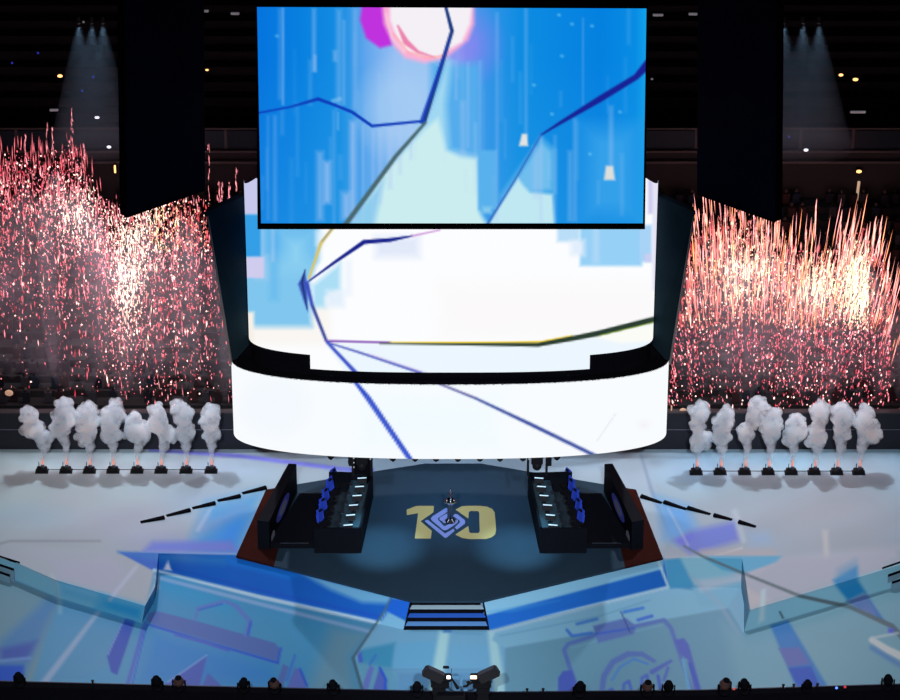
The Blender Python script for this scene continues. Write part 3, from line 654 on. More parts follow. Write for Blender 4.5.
loopwall('housing', loop, RX, YR, zRb + .02, zRt - .02, M['black'], ringE)
for (z) in (zRb, zRt):
    pass

YC = -4.5
WC = (onY(655.5, 260, YC + 2.4).x - onY(246.5, 260, YC + 2.4).x) / 2; CX = (onY(655.5, 260, YC + 2.4).x + onY(246.5, 260, YC + 2.4).x) / 2
cpn = supere(WC, 2.5)
zCb, zCs, zCt = onY(450, 372.5, YC).z, onY(450, 358.5, YC).z, onY(246, 179.5, YC + 2.5).z
xl, xr = onY(310, 352, YC + .4).x, onY(590, 352, YC + .4).x
curE = empty('curved_video_screen', (0, 0, 0), label='wide curved video screen glowing white between the flat screen and the ring', cat='screen')
pd = dense(cpn, .06)
def pt_at(X):
    for a, b in zip(pd, pd[1:]):
        if a[0] + CX <= X <= b[0] + CX and b[0] > a[0]: f_ = (X - CX - a[0]) / (b[0] - a[0]); return (X - CX, a[1] + (b[1] - a[1]) * f_)
for seg in ((-99, xl), (xl, xr), (xr, 99)):
    pl = [p for p in pd if seg[0] + .001 < p[0] + CX < seg[1] - .001]
    if seg[0] > -99: pl = [pt_at(seg[0])] + pl
    if seg[1] < 99: pl = pl + [pt_at(seg[1])]
    zb = zCb if seg[0] == xl else zCs
    grid('picture', curve_grid(pl, CX, YC, zb, lambda X: zCt + min(1, (WC - abs(X - CX)) / .7) * .75, 130), pic_curved, M['screen'], curE)
# dark drum behind and below the curved screen, with its flared side wings
hub = empty('scoreboard_housing', (0, 0, 0), label='black drum housing with flared side wings behind the curved screen', cat='housing')
lp2 = [(x * 1.0, y) for x, y in cpn] + [(-x, 2.5 + .6 + (2.5 - y)) for x, y in cpn]
loopwall('drum', lp2, CX, YC, zRt + .02, zCt - 1.3, M['matte'], hub, inset=.12, th=.3)
# lid between ring and drum
def lid(z, W1, L1, y1, W2, L2, y2, m, nme):
    V = [(RX + x, y1 + y, z) for x, y in L1] + [(CX + x * .97, y2 + y + .1, z) for x, y in L2]; n = len(L1); Fc = []
    for k in range(n): Fc.append((k, (k + 1) % n, n + (k + 1) % n, n + k))
    V += [(x, y, z_ - .06) for x, y, z_ in V[:2 * n]]
    for k in range(n): Fc.append((2 * n + k, 2 * n + (k + 1) % n, 3 * n + (k + 1) % n, 3 * n + k)); Fc.append((k, (k + 1) % n, 2 * n + (k + 1) % n, 2 * n + k))
    return obj(nme, V, Fc, m, hub)
lid(zRt + .01, WR, loop, YR, WC, lp2, YC, M['matte'], 'lid')
for mx in (1, -1):
    X = (lambda x: x) if mx == 1 else (lambda x: 901.5 - x)
    fr = [onY(X(206), 212, YC + .4), onY(X(245), 196, YC + 2.6), onY(X(249), 345, YC + 2.6), onY(X(232), 364, YC + 2.0)]
    MB().prism(fr, [v + Vector((mx * .1, .5, .05)) for v in fr]).build('side_wing', M['wing'], hub)
    e0, e1 = onY(X(207), 213, YC + .35), onY(X(231.5), 364, YC + 1.95)
    MB().cyl(e0.lerp(e1, .02), e1, .045, .07, n=8).build('edge_strip', mat('edge_strip', (.22, .17, .17), .4), hub)
# under-ring soffit + downlights + hanging frames
for i, x in enumerate([331, 393, 415, 436, 458, 480, 500, 523, 557]):
    u = (x - 450) / 218; yo = 2.7 * (1 - (1 - abs(u) ** 2.7) ** (1 / 2.7))
    c = onY(x, 459 - yo * 8, YR + yo + .35); e = empty('hanging_downlight', (c.x, YR + yo + .35, zRb - .36), label='%s small black downlight from the left under the ring screen' % (ordn + ['ninth'])[i], cat='light', group='downlights under the ring screen')
    MB().lathe([(.07, 0.02), (.15, .08), (.20, .2), (.18, .30), (.06, .36)], n=12).build('housing', M['black'], e, True)
    MB().cyl((0, 0, 0), (0, 0, .03), .07, n=10).build('lens', M['black'], e)
for mx in (1, -1):
    X = (lambda x: x) if mx == 1 else (lambda x: 899.5 - x)
    c = onY(X(362), 457, YR + .5)
    e = empty('hanging_truss_frame', (c.x, YR + .6, zRb - 1.35), label='black speaker frame hanging under the ring above %s player desk' % ('left' if mx == 1 else 'right'), cat='truss')
    for s_ in (-.5, .5): MB().box((s_, 0, .68), (.12, .35, 1.34)).build('upright', M['black'], e)
    MB().box((0, 0, 1.30), (1.35, .4, .12)).build('crossbar', M['black'], e)
    MB().box((-.02, 0, .95), (.62, .4, .5), bev=.04).ball((-.02, -.02, .55), .26, (1, .8, 1)).build('speaker', M['black'], e)
    MB().box((-mx * .62, 0, .85), (.22, .3, .45), rz=.2).build('bracket', M['black'], e)
    if mx == 1: MB().box((0, .1, .64), (1.0, .08, 1.26)).build('back_panel', M['matte'], e)
    for k in range(3): MB().ball((-.42 * mx - .02, -.2, 1.15 - k * .28), .05, (1, .5, 1.2), 1).build('indicator', M['dim'], e)
    MB().ball((.45 * mx, -.2, 1.1), .05, (1, .5, 1.4), 1).build('indicator', M['dim'], e)

# flat main screen
YM = -7.0
q = [onY(257, 7, YM), onY(646.5, 8.5, YM), onY(643, 223.5, YM), onY(261, 223.5, YM)]
n1, n2 = 165, 290
P = np.array([[q[0].lerp(q[1], c / n2).lerp(q[3].lerp(q[2], c / n2), r / n1) for c in range(n2 + 1)] for r in range(n1 + 1)])
ms = empty('video_screen', (0, 0, 0), label='big flat video screen showing a blue picture with cracks and a pink sun', cat='screen')
grid('picture', P, pic_main, M['screen'], ms)
f = [onY(256, 4, YM - .02), onY(648, 4, YM - .02), onY(645, 229.3, YM - .02), onY(257.5, 229.3, YM - .02)]
inner = [onY(257, 7, YM - .02), onY(646.5, 8.5, YM - .02), onY(643, 223.5, YM - .02), onY(261, 223.5, YM - .02)]
V = f + inner; V = V + [v + Vector((0, .9, 0)) for v in f] + [v + Vector((0, .2, 0)) for v in inner]
Fc = [(k, (k + 1) % 4, 4 + (k + 1) % 4, 4 + k) for k in range(4)] + [(k, (k + 1) % 4, 8 + (k + 1) % 4, 8 + k) for k in range(4)] + [(4 + k, 4 + (k + 1) % 4, 12 + (k + 1) % 4, 12 + k) for k in range(4)] + [(8, 9, 10, 11)]
obj('frame', V, Fc, M['matte'], ms)
for x in (290, 370, 450, 530, 610):
    c = onY(x, 4, YM + .4); MB().cyl((c.x, YM + .4, c.z - .1), (c.x, YM + .4, c.z + 9), .04, n=6).build('rigging_cable', M['black'], ms)

# big dark hanging panels left and right
for mx, C in ((1, [(124, -40), (204, -40), (205, 190), (127, 217)]), (-1, [(777, -40), (698, -40), (697, 194), (775, 222)])):
    Yo, Yi = -4.4, -1.6
    V = [onY(C[0][0], C[0][1], Yo), onY(C[1][0], C[1][1], Yi), onY(C[2][0], C[2][1], Yi), onY(C[3][0], C[3][1], Yo)]
    zb = (V[2].z + V[3].z) / 2
    nm = 'left' if mx == 1 else 'right'
    e = empty('hanging_curtain', ((V[2].x + V[3].x) / 2, (Yo + Yi) / 2, zb), label='huge unlit dark curtain panel hanging %s of the video screens' % nm, cat='curtain')
    V = [v - e.location for v in V]
    MB().prism(V, [v + Vector((-mx * .15, .5, 0)) for v in V]).build('board', M['navy'], e)
    a = V[3]; b = V[0]
    ex = Vector((-mx * .38, .25, .05)); MB().prism([a, b, b + ex, a + ex], [v + Vector((0, .4, 0)) for v in (a, b, b + ex, a + ex)]).build('edge_frame', M['black'], e)
    MB().cyl(V[3] + Vector((0, -.03, 0)), V[2] + Vector((0, -.03, 0)), .035, n=6).build('bottom_rail', M['navy'], e)

# ---------------------------------------------------------------- arena behind
YB = onZ(450, 449.5, 0).y
Xw = 36
def rect_prism(name, x0, x1, y0, y1, z0, z1, m, parent=None): return MB().box(((x0 + x1) / 2, (y0 + y1) / 2, (z0 + z1) / 2), (x1 - x0, y1 - y0, z1 - z0)).build(name, m, parent)
w = rect_prism('wall_back', -Xw, Xw, YB + .02, YB + .35, 0, 2.4, M['board']); tag(w, kind='structure')
t_ = rect_prism('trim_1', -Xw, Xw, YB - .05, YB + .37, 2.401, 2.5, mat('rail_cap', (.035, .03, .035), .6)); tag(t_, kind='structure')
t_ = rect_prism('trim_2', -Xw, Xw, YB + .0, YB + .02, 1.3, 1.34, mat('rail_line', (.12, .12, .16), .5)); tag(t_, kind='structure')
# raked stand
sv, sf = [], []
stand = empty('seating_stand', (0, YB + 1.2, 0), label='dark raked seating stand behind the stage', cat='stand')
mb = MB(); NR = 15
for k in range(NR): mb.box((0, .5 + k * .9, 1.1 + k * .22), (2 * Xw, .9, 2.2 + k * .44))
mb.build('terrace', M['seatwall'], stand)
for x in (-27.5, -21.5, -15.5, 15.5, 21.5, 27.5):
    a_ = MB()
    for k in range(NR): a_.box((x, .5 + k * .9 - .02, 2.26 + k * .44), (.9, .86, .1))
    a_.build('aisle', mat('aisle_step', (.014, .013, .016), .8), stand)
# audience
V, Fc, C = [], [], []
def addbox(c, d, col):
    i = len(V)
    for sx in (-1, 1):
        for sy in (-1, 1):
            for sz in (-1, 1): V.append((c[0] + sx * d[0] / 2, c[1] + sy * d[1] / 2, c[2] + sz * d[2] / 2)); C.append((*col, 1))
    for f_ in ((0, 1, 3, 2), (4, 6, 7, 5), (0, 4, 5, 1), (2, 3, 7, 6), (0, 2, 6, 4), (1, 5, 7, 3)): Fc.append(tuple(i + t for t in f_))
def addhead(c, r, col):
    i = len(V)
    for p in ((r, 0, 0), (0, r, 0), (-r, 0, 0), (0, -r, 0)): V.append((c[0] + p[0], c[1] + p[1], c[2])); C.append((*col, 1))
    V.append((c[0], c[1], c[2] + r * 1.3)); V.append((c[0], c[1], c[2] - r * 1.3)); C.extend([(*col, 1)] * 2)
    for k in range(4): Fc.append((i + k, i + (k + 1) % 4, i + 4)); Fc.append((i + (k + 1) % 4, i + k, i + 5))
pal = [(.012, .012, .018), (.010, .010, .015), (.022, .012, .014), (.012, .018, .03), (.03, .028, .035), (.035, .016, .018)]
for k in range(NR):
    y = YB + 1.2 + .45 + k * .9; z = 2.2 + k * .44
    x = -32.0
    while x < 32:
        if abs(x) > 9.5 and rng.random() < .82 and min(abs(abs(x) - q_) for q_ in (15.5, 21.5, 27.5)) > .6:
            col = pal[rng.integers(len(pal))]; yy = y + rng.uniform(-.1, .1)
            addbox((x, yy, z + .42), (.42, .3, .65), col); addhead((x, yy - .03, z + .9), .12, (.07, .045, .04) if rng.random() < .6 else (.012, .01, .01))
        x += rng.uniform(.55, .75)
me = bpy.data.meshes.new('audience'); me.from_pydata(V, [], Fc); me.update(); set_col(me, C); me.materials.append(attr_mat('audience_clothes', rough=.8, spec=.05))
o = bpy.data.objects.new('seated_audience', me); COL.objects.link(o); tag(o, 'rows of seated spectators in the dark stand behind the sparks', 'audience', kind='stuff')

# upper balcony
yB2 = YB + 1.2 + .05 + NR * .9 + .3; 
def zat(py, Y): return onY(450, py, Y).z
bal = empty('balcony', (0, yB2, 0), label='dim concrete balcony front with glass rail above the stand', cat='balcony')
z1, z2, z3, z4 = zat(200, yB2), zat(162, yB2), zat(153, yB2), zat(131, yB2)
def bb(name, x0, x1, dy0, dy1, za, zb_, m): return MB().box(((x0 + x1) / 2, (dy0 + dy1) / 2, (za + zb_) / 2), (x1 - x0, dy1 - dy0, zb_ - za)).build(name, m, bal)
bb('lower_wall', -Xw, Xw, .0, .4, z1 - 6, z2, M['balc']); 
lm = mat('ledge', (.055, .045, .048), .6, noise=.3); bb('ledge', -Xw, Xw, -.25, .4, z2 + .002, z2 + .16, lm)
bb('fascia', -Xw, Xw, .1, .5, z2 + .17, z3, M['balc']); bb('ledge', -Xw, Xw, .0, .5, z3 + .002, z3 + .14, lm)
for x in np.arange(-Xw + 1, Xw, 3.1): bb('rail_post', x - .08, x + .08, .2, .3, z3 + .15, z4, lm)
bb('glass_panel', -Xw, Xw, .24, .27, z3 + .15, z4 - .1, M['glass']); bb('top_rail', -Xw, Xw, .18, .32, z4, z4 + .1, lm)
# upper stand and far wall
us = empty('upper_stand', (0, yB2 + 1, z3), label='almost black upper seating stand behind the balcony', cat='stand')
mb = MB()
for k in range(20): mb.box((0, .5 + k * .9, (k * .6 - z3) / 2), (2 * Xw, .9, z3 + k * .6))
mb.build('terrace', mat('upper_stand_dark', (.010, .009, .012), .9, noise=.4, nscale=.3), us)
w = rect_prism('wall_back', -Xw * 1.5, Xw * 1.5, yB2 + 19.6, yB2 + 20, -2, 80, mat('far_wall', (.004, .003, .004), .9)); tag(w, kind='structure')

# lamps and lit spots seen in the dark
def lamp(x, y, m, w_=.16, h=.16, label='', name='wall_lamp', Y=None, cat='lamp', group=None):
    Y = yB2 - .5 if Y is None else Y
    c = onY(x, y, Y); e = empty(name, (c.x, Y, c.z), label=label, cat=cat, group=group)
    MB().box((0, .08, .0), (w_ * 1.15, .1, h * 1.2)).build('housing', M['black'], e)
    (MB().ball((0, 0, 0), .5, (w_, .12, h), 2) if abs(w_ - h) < .2 else MB().box((0, -.01, 0), (w_, .1, h), bev=.02)).build('bulb', m, e)
    return e
lamp(60, 76, M['warm'], .32, .2, 'warm orange lamp high on the far left'); lamp(83.5, 22, M['dim'], .14, .14, 'tiny dim lamp at the top left above the haze')
lamp(97, 117.5, M['cool'], .3, .18, 'white lamp above the left balcony'); lamp(109, 147, M['cool'], .28, .2, 'white lamp on the left balcony ledge'); lamp(115, 169, M['warm'], .1, .5, 'slim yellow lamp below the left balcony')
lamp(207, 70, M['warm'], .2, .12, 'dim orange lamp just left of the flat screen')
lamp(841, 75, M['warm'], .28, .18, 'left lamp of the orange pair, far upper right'); lamp(855.5, 79.5, M['warm'], .34, .2, 'right lamp of the orange pair, far upper right')
lamp(806, 150, M['cool'], .3, .2, 'white lamp on the right balcony ledge'); lamp(859, 171.5, M['warm'], .34, .22, 'warm lamp above the lit strip, far right', Y=yB2 - .3)
for (x, y, ww, ll) in [(190, 13, .5, 'dim grey fixture bar at the top left, outer one'), (200, 11, 1.0, 'long dim grey fixture bar at the top left'), (235, 13.5, .5, 'dim grey fixture near the flat screen top left corner'),
                       (693, 14, .5, 'dim grey fixture right of the flat screen top'), (716, 11.5, .7, 'long dim grey fixture bar at the top right'), (728, 6, .5, 'topmost dim grey fixture at the top right'),
                       (858, 112, .9, 'long thin dim light in the upper right stand'), (54, 110, .5, 'short thin dim light in the upper left stand'), (658, 15, .6, 'thin dim fixture beside the flat screen top right corner'), (652,79,.16,'faint lamp right of the flat screen edge')]:
    lamp(x, y, M['dim'], ww, .14, ll, 'light_fixture', cat='light')
for (x, y, ll) in [(12, 63, 'blue light speck far left, lower one'), (38, 53, 'blue light speck far left, upper one'), (789, 137, 'blue light speck by the right balcony rail'), (832, 223, 'blue light speck over the right sparks'), (82, 91, 'blue light speck in the left haze'),
                   (93, 77, 'second blue light speck in the left haze')]:
    lamp(x, y, mat('faint_blue', (0, 0, .2), .5, emit=(.03, .05, .6), es=.6), .13, .13, ll, 'indicator_light', cat='light')
# lit vertical strip with foot at the right
c = onY(856.5, 208, yB2 - .2); e = empty('lit_strip', (c.x, yB2 - .2, c.z), label='warm lit vertical strip on a foot under a lamp, far right', cat='light')
sm = mat('warm_strip', (.5, .4, .3), .5, emit=(.55, .36, .24), es=.8)
MB().box((0, 0, .95), (.16, .08, 1.7), ry=.06, bev=.02).build('strip', sm, e); MB().box((.1, 0, 0), (1.0, .1, .1)).build('foot', sm, e)
lamp(9, 393, M['cream'], .5, .42, 'square cream sign at the far left above the board wall', 'lit_sign', YB + 1.0, 'sign'); lamp(683, 411, M['cream'], .45, .4, 'square cream sign right of the ring screen', 'lit_sign', YB + .2, 'sign')
lamp(671.5, 408, M['cream'], .08, .35, 'thin cream sliver beside the ring screen edge', 'lit_sign', YB + .2, 'sign'); 
lamp(20, 417, mat('rust_sign', (.3, .1, .06), .6, emit=(.45, .13, .09), es=.4), .95, .13, 'rusty red lit strip on the far left wall', 'lit_sign', YB + .2, 'sign')

# ---------------------------------------------------------------- sparks
def sparks(name, label, pts):
    """pts: (x, y, z, length, width, tilt, (r,g,b))"""
    n = len(pts); V = np.zeros((n * 5, 3)); C = np.ones((n * 5, 4)); Fc = []
    for i, (x, y, z, L, wd, tl_, c) in enumerate(pts):
        b = i * 5
        V[b] = (x - wd / 2, y, z); V[b + 1] = (x + wd / 2, y, z); V[b + 2] = (x, y + wd * .7, z)
        V[b + 3] = (x + tl_ * L, y + wd * .2, z + L / 2); V[b + 4] = (x - tl_ * L, y + wd * .2, z - L / 2)
        C[b:b + 5, :3] = c
        Fc += [(b, b + 1, b + 3), (b + 1, b + 2, b + 3), (b + 2, b, b + 3), (b + 1, b, b + 4), (b + 2, b + 1, b + 4), (b, b + 2, b + 4)]
    me = bpy.data.meshes.new(name); me.from_pydata(V.tolist(), [], Fc); me.update(); set_col(me, C); me.materials.append(M['spark'])
    o = bpy.data.objects.new(name, me); COL.objects.link(o); return tag(o, label, 'sparks', kind='stuff')
RED = np.array((.50, .035, .06)); PINK = np.array((.95, .36, .40)); WHT = np.array((1.3, .92, .75)); ORG = np.array((1.0, .32, .12))
def env_left(x): return np.interp(x, [-40, 0, 20, 45, 60, 72, 85, 95, 110, 125, 150, 200, 212, 236], [150, 152, 148, 150, 148, 138, 155, 180, 195, 205, 190, 190, 200, 260])
def den_left(x, y):
    t = env_left(x)
    a = np.clip((y - t) / 22, 0, 1)
    low = np.interp(x, [0, 60, 100, 130, 180, 236], [310, 330, 370, 400, 395, 400])
    b = np.clip(1 - (y - (t + 50)) / (low - t - 10), .04, 1) ** 1.1
    core = .42 * math.exp(-((x - 128) / 18) ** 2 - ((y - 285) / 55) ** 2) + .28 * math.exp(-((x - 75) / 30) ** 2 - ((y - 215) / 35) ** 2) + .35 * math.exp(-((x - 150) / 30) ** 2 - ((y - 225) / 40) ** 2)
    col = .45 + .55 * (math.sin(x * .33) * .5 + .5) * (math.sin(x * .11 + 1) * .4 + .6)
    if x > 212: b *= .35
    col *= .55 + .9 * (math.sin(x * .9 + math.sin(y * .05) * 1.5) * .5 + .5) * (math.sin(y * .23 + x * .4) * .25 + .75)
    return a * (b * .75 * col + core), core * 1.6
pts = []
while len(pts) < 8000:
    x = rng.uniform(-45, 238); y = rng.uniform(140, 410)
    d, core = den_left(x, y)
    if rng.random() > d: continue
    Y = rng.uniform(YB + .5, YB + 2.5); c3 = onY(x, y, Y)
    heat = np.clip(core * 1.2 + rng.normal(.40, .28) - max(0, (200 - y)) / 260, 0, 1)
    col = RED * (1 - heat) + PINK * heat if heat < .75 else PINK * (1 - (heat - .75) * 4) + WHT * (heat - .75) * 4
    col = col * rng.uniform(.22, 1.2)
    if x > 150 and y < 250 and rng.random() < .5: col = col * np.array((1, .9, .6))
    L = rng.choice([.08, .12, .2, .45], p=[.4, .3, .2, .1]) * rng.uniform(.8, 1.6); pts.append((c3.x, Y, c3.z, L, rng.uniform(.035, .085), rng.normal(0, .03), col))
for _ in range(330):                                    # rising trails
    x = rng.uniform(-40, 200); t = env_left(x); y = t + rng.uniform(-8, 60); Y = rng.uniform(YB + .5, YB + 2.5); c3 = onY(x, y, Y)
    pts.append((c3.x, Y, c3.z, rng.uniform(.3, 1.3), rng.uniform(.022, .045), rng.normal(0, .02), (RED * .75 + PINK * .25) * rng.uniform(.35, 1.3)))
for (x, y0, y1) in [(72, 97, 150), (53, 128, 160), (47, 125, 150), (25, 133, 158), (84, 142, 168), (209, 145, 200), (219, 182, 202), (222, 183, 202), (229, 183, 200), (236, 171, 190), (209, 230, 300)]:
    for k in range(14):
        f_ = rng.random(); y = y0 + (y1 - y0) * f_; Y = YB + 1; c3 = onY(x + rng.normal(0, .6), y, Y); pts.append((c3.x, Y, c3.z, rng.uniform(.12, .55), .035, 0, (PINK * .6 + RED * .4) * rng.uniform(.3, 1.3)))
for _ in range(650):
    x = rng.uniform(-40, 236); y = rng.uniform(148, 405); d, core = den_left(x, y)
    if rng.random() > d * 1.6: continue
    Y = YB + rng.uniform(.4, 1.5); c3 = onY(x, y, Y); pts.append((c3.x, Y, c3.z, rng.uniform(.10, .2), rng.uniform(.09, .13), 0, (PINK * .5 + WHT * .5) * rng.uniform(.6, 1.3)))
sparks('spark_shower', 'pink and white shower of sparks filling the air left of the screens', pts)
def env_right(x): return np.interp(x, [668, 685, 700, 712, 735, 760, 778, 800, 822, 840, 862, 880, 900, 940], [340, 235, 222, 212, 208, 214, 232, 240, 248, 232, 225, 245, 285, 300])
def den_right(x, y):
    t = env_right(x); a = np.clip((y - t) / 20, 0, 1)
    b = np.clip(1 - (y - (t + 70)) / 150, .05, 1)
    core = .95 * math.exp(-((x - 857) / 11) ** 2 - ((y - 288) / 34) ** 2) + .38 * math.exp(-((x - 820) / 25) ** 2 - ((y - 285) / 30) ** 2) + .3 * math.exp(-((x - 745) / 40) ** 2 - ((y - 270) / 40) ** 2)
    col = .5 + .5 * (math.sin(x * .29 + 2) * .5 + .5)
    if x > 890: b *= .2
    left = 690 - (y - 215) * .12
    if x < left: return 0, 0
    col *= .5 + 1.0 * (math.sin(x * .85) * .5 + .5)
    return a * (b * .7 * col + core), core * 1.4
pts = []
while len(pts) < 7400:
    x = rng.uniform(665, 930); y = rng.uniform(200, 415)
    d, core = den_right(x, y)
    if rng.random() > d: continue
    Y = rng.uniform(YB + .5, YB + 2.5); c3 = onY(x, y, Y)
    heat = np.clip(core * 1.1 + rng.normal(.34, .25), 0, 1)
    col = RED * (1 - heat) + PINK * heat if heat < .7 else PINK * (1 - (heat - .7) / .3) + WHT * ((heat - .7) / .3)
    col = col * rng.uniform(.35, 1.2) * (np.array((1, 1.15, .9)) if y < 330 else np.array((1, .95, 1)))
    fan = (x - 770) * .0006; up = y < 320
    L = rng.choice([.1, .18, .5, 1.1], p=[.45, .28, .2, .07]) * rng.uniform(.8, 1.5) if up else rng.choice([.08, .14, .25]) * rng.uniform(.8, 1.4)
    pts.append((c3.x, Y, c3.z, L, rng.uniform(.035, .08), fan + rng.normal(0, .03) * (not up), col))
for _ in range(330):
    x = rng.uniform(684, 900); t = env_right(x); y = t + rng.uniform(-16, 80); Y = rng.uniform(YB + .5, YB + 2.5); c3 = onY(x, y, Y); fan = (x - 770) * .0006 + rng.normal(0, .02)
    h = rng.random(); pts.append((c3.x, Y, c3.z, rng.uniform(.8, 3.0), rng.uniform(.028, .06), fan, (PINK * h + ORG * (1 - h)) * rng.uniform(.5, 1.5)))
for (x, y0, y1) in [(703, 194, 240), (778, 198, 235), (816, 205, 240), (792, 228, 250), (841, 218, 260), (854, 216, 262), (875, 222, 270), (881, 222, 255), (889, 258, 290), (725, 208, 235), (806, 232, 260)]:
    fan = (x - 770) * .0006
    for k in range(16):
        y = rng.uniform(y0, y1); Y = YB + 1; c3 = onY(x - (y - y0) * fan * 1.2, y, Y); pts.append((c3.x, Y, c3.z, rng.uniform(.5, 1.2), .055, fan, (PINK * .7 + ORG * .4) * rng.uniform(.7, 1.5)))
for _ in range(520):
    x = rng.uniform(675, 915); y = rng.uniform(260, 408); d, core = den_right(x, y)
    if rng.random() > d * 1.8: continue
    Y = YB + rng.uniform(.4, 1.5); c3 = onY(x, y, Y); pts.append((c3.x, Y, c3.z, rng.uniform(.10, .2), rng.uniform(.08, .12), 0, (PINK * .5 + WHT * .5) * rng.uniform(.6, 1.2)))
sparks('spark_shower', 'bright rising shower of pink sparks filling the air right of the screens', pts)

# ---------------------------------------------------------------- flame machines and smoke puffs
def vol_mat(name, dens, col=(1, 1, 1), aniso=0.0, noise=0.0, nscale=1.2, absorb=0):
    m = bpy.data.materials.new(name); m.use_nodes = True; nt = m.node_tree; nt.nodes.clear()
    o_ = nt.nodes.new('ShaderNodeOutputMaterial'); v = nt.nodes.new('ShaderNodeVolumePrincipled')
    v.inputs['Color'].default_value = (*col, 1); v.inputs['Density'].default_value = dens; v.inputs['Anisotropy'].default_value = aniso
    if noise:
        tc = nt.nodes.new('ShaderNodeTexCoord'); n = nt.nodes.new('ShaderNodeTexNoise'); n.inputs['Scale'].default_value = nscale; n.inputs['Detail'].default_value = 3
        r = nt.nodes.new('ShaderNodeMapRange'); r.inputs['From Min'].default_value = .38; r.inputs['From Max'].default_value = .62; r.inputs['To Min'].default_value = dens * (1 - noise); r.inputs['To Max'].default_value = dens * (1 + noise)
        nt.links.new(tc.outputs['Object'], n.inputs['Vector']); nt.links.new(n.outputs['Fac'], r.inputs['Value']); nt.links.new(r.outputs['Result'], v.inputs['Density'])
    nt.links.new(v.outputs[0], o_.inputs['Volume']); return m
SM = vol_mat('white_smoke', 2.8, (.82, .92, 1.0), .0, .8, 2.2)
def plume(loc, blobs, label, grp, seed):
    """blobs: (dx, z, r) lumps of the puff"""
    R = random.Random(seed); mb = MB(); blobs = [(a_ * 1.1, b_ * 1.09, c_ * 1.12) for a_, b_, c_ in blobs]
    mb.cyl((0, 0, .55), (R.uniform(-.05, .05), 0, 1.0), .10, .2, n=10)
    top = max(b[1] for b in blobs)
    mb.cyl((0, 0, .9), (blobs[-1][0] * .6, 0, blobs[-1][1]), .17, blobs[-1][2] * .55, n=12); mb.cyl((blobs[-1][0] * .6, 0, blobs[-1][1]), (blobs[1][0], 0, blobs[1][1]), blobs[-1][2] * .6, blobs[1][2] * .8, n=12)
    for (dx, z, r) in blobs[:3] + [(blobs[3][0] * .6, blobs[3][1] * .95, blobs[3][2] * .72)]:
        mb.ball((dx, 0, z), r * .92, (1, .9, 1.05), 2)
        for k in range(9):
            t, u = R.uniform(0, 2 * PI), R.uniform(-.9, 1)
            rr = math.sqrt(max(0, 1 - u * u)) * r * .75; mb.ball((dx + rr * math.cos(t), rr * math.sin(t), z + u * r * .8), r * R.uniform(.3, .48), sub=2)
    bmesh.ops.recalc_face_normals(mb.bm, faces=mb.bm.faces); me = bpy.data.meshes.new('tmp'); mb.bm.to_mesh(me); mb.bm.free()
    t_o = bpy.data.objects.new('tmp', me); COL.objects.link(t_o)
    md = t_o.modifiers.new('r', 'REMESH'); md.mode = 'VOXEL'; md.voxel_size = .07
    tx = bpy.data.textures.new('lumps', 'CLOUDS'); tx.noise_scale = .55
    dm = t_o.modifiers.new('d', 'DISPLACE'); dm.texture = tx; dm.strength = .26; dm.mid_level = .5; dm.texture_coords = 'LOCAL'
    dg = bpy.context.evaluated_depsgraph_get(); dg.update(); me2 = bpy.data.meshes.new_from_object(t_o.evaluated_get(dg))
    bpy.data.objects.remove(t_o)
    me2.materials.clear(); me2.materials.append(SM)
    o = bpy.data.objects.new('smoke_puff', me2); COL.objects.link(o); o.location = loc
    for p in me2.polygons: p.use_smooth = True
    return tag(o, label, 'smoke', grp)
mach = empty('flame_machine', label='machine', cat='machine')
MB().box((0, 0, .13), (.58, .42, .24), bev=.03).build('case', M['black'], mach)
MB().box((0, 0, .02), (.74, .5, .04)).build('base_plate', M['black'], mach)
MB().lathe([(.09, .24), (.11, .30), (.10, .40), (.07, .42)], (.06, 0, 0), 12).build('nozzle', M['dksilver'], mach)
MB().cyl((-.15, 0, .25), (-.15, 0, .62), .022, n=6).build('rod', M['black'], mach)
MB().lathe([(.02, .42), (.06, .50), (.07, .60), (.04, .78), (.01, .95)], (.06, 0, 0), 10).build('flame', M['flame'], mach, True)
PUFF = [
 [(-.35, 2.6, .62), (.15, 2.0, .5), (-.5, 3.4, .55), (0.3, 1.6, .4)], [(.1, 3.4, .7), (-.25, 2.6, .55), (.1, 4.0, .5), (0, 1.8, .35)], [(.0, 3.1, .68), (-.1, 2.2, .55), (.1, 3.7, .5), (0, 1.6, .4)], [(0, 3.3, .7), (-.1, 2.3, .6), (.25, 3.7, .55), (.0, 1.7, .4)],
 [(0, 2.5, .72), (.35, 2.2, .5), (-.1, 3.1, .5), (.05, 1.5, .35)], [(-.1, 2.9, .65), (.35, 2.3, .55), (-.15, 3.6, .5), (.2, 1.6, .4)], [(-.1, 3.4, .62), (0, 2.4, .55), (-.3, 3.8, .5), (.0, 1.6, .38)], [(.0, 3.2, .6), (.05, 2.3, .5), (.05, 3.6, .5), (0, 1.6, .35)]]
PUFFR = [
 [(0, 3.6, .6), (.1, 2.0, .6), (-.05, 2.9, .45), (0, 1.5, .35)], [(.05, 3.1, .62), (-.1, 2.3, .55), (.15, 3.5, .5), (0, 1.5, .4)], [(.5, 4.1, .58), (-.1, 2.5, .5), (.3, 3.3, .5), (0, 1.7, .35)], [(0, 3.0, .68), (.0, 2.4, .55), (.1, 3.6, .4), (0, 1.5, .32)],
 [(.1, 2.6, .68), (-.1, 2.2, .5), (.1, 3.1, .5), (0, 1.5, .34)], [(.05, 3.7, .62), (0, 2.1, .6), (.05, 2.9, .4), (0.05, 1.5, .4)], [(.15, 3.4, .68), (.1, 2.4, .5), (-.1, 3.7, .5), (.1, 1.6, .4)], [(.15, 3.5, .55), (.3, 2.5, .66), (-.1, 3.2, .5), (0, 1.6, .4)]]
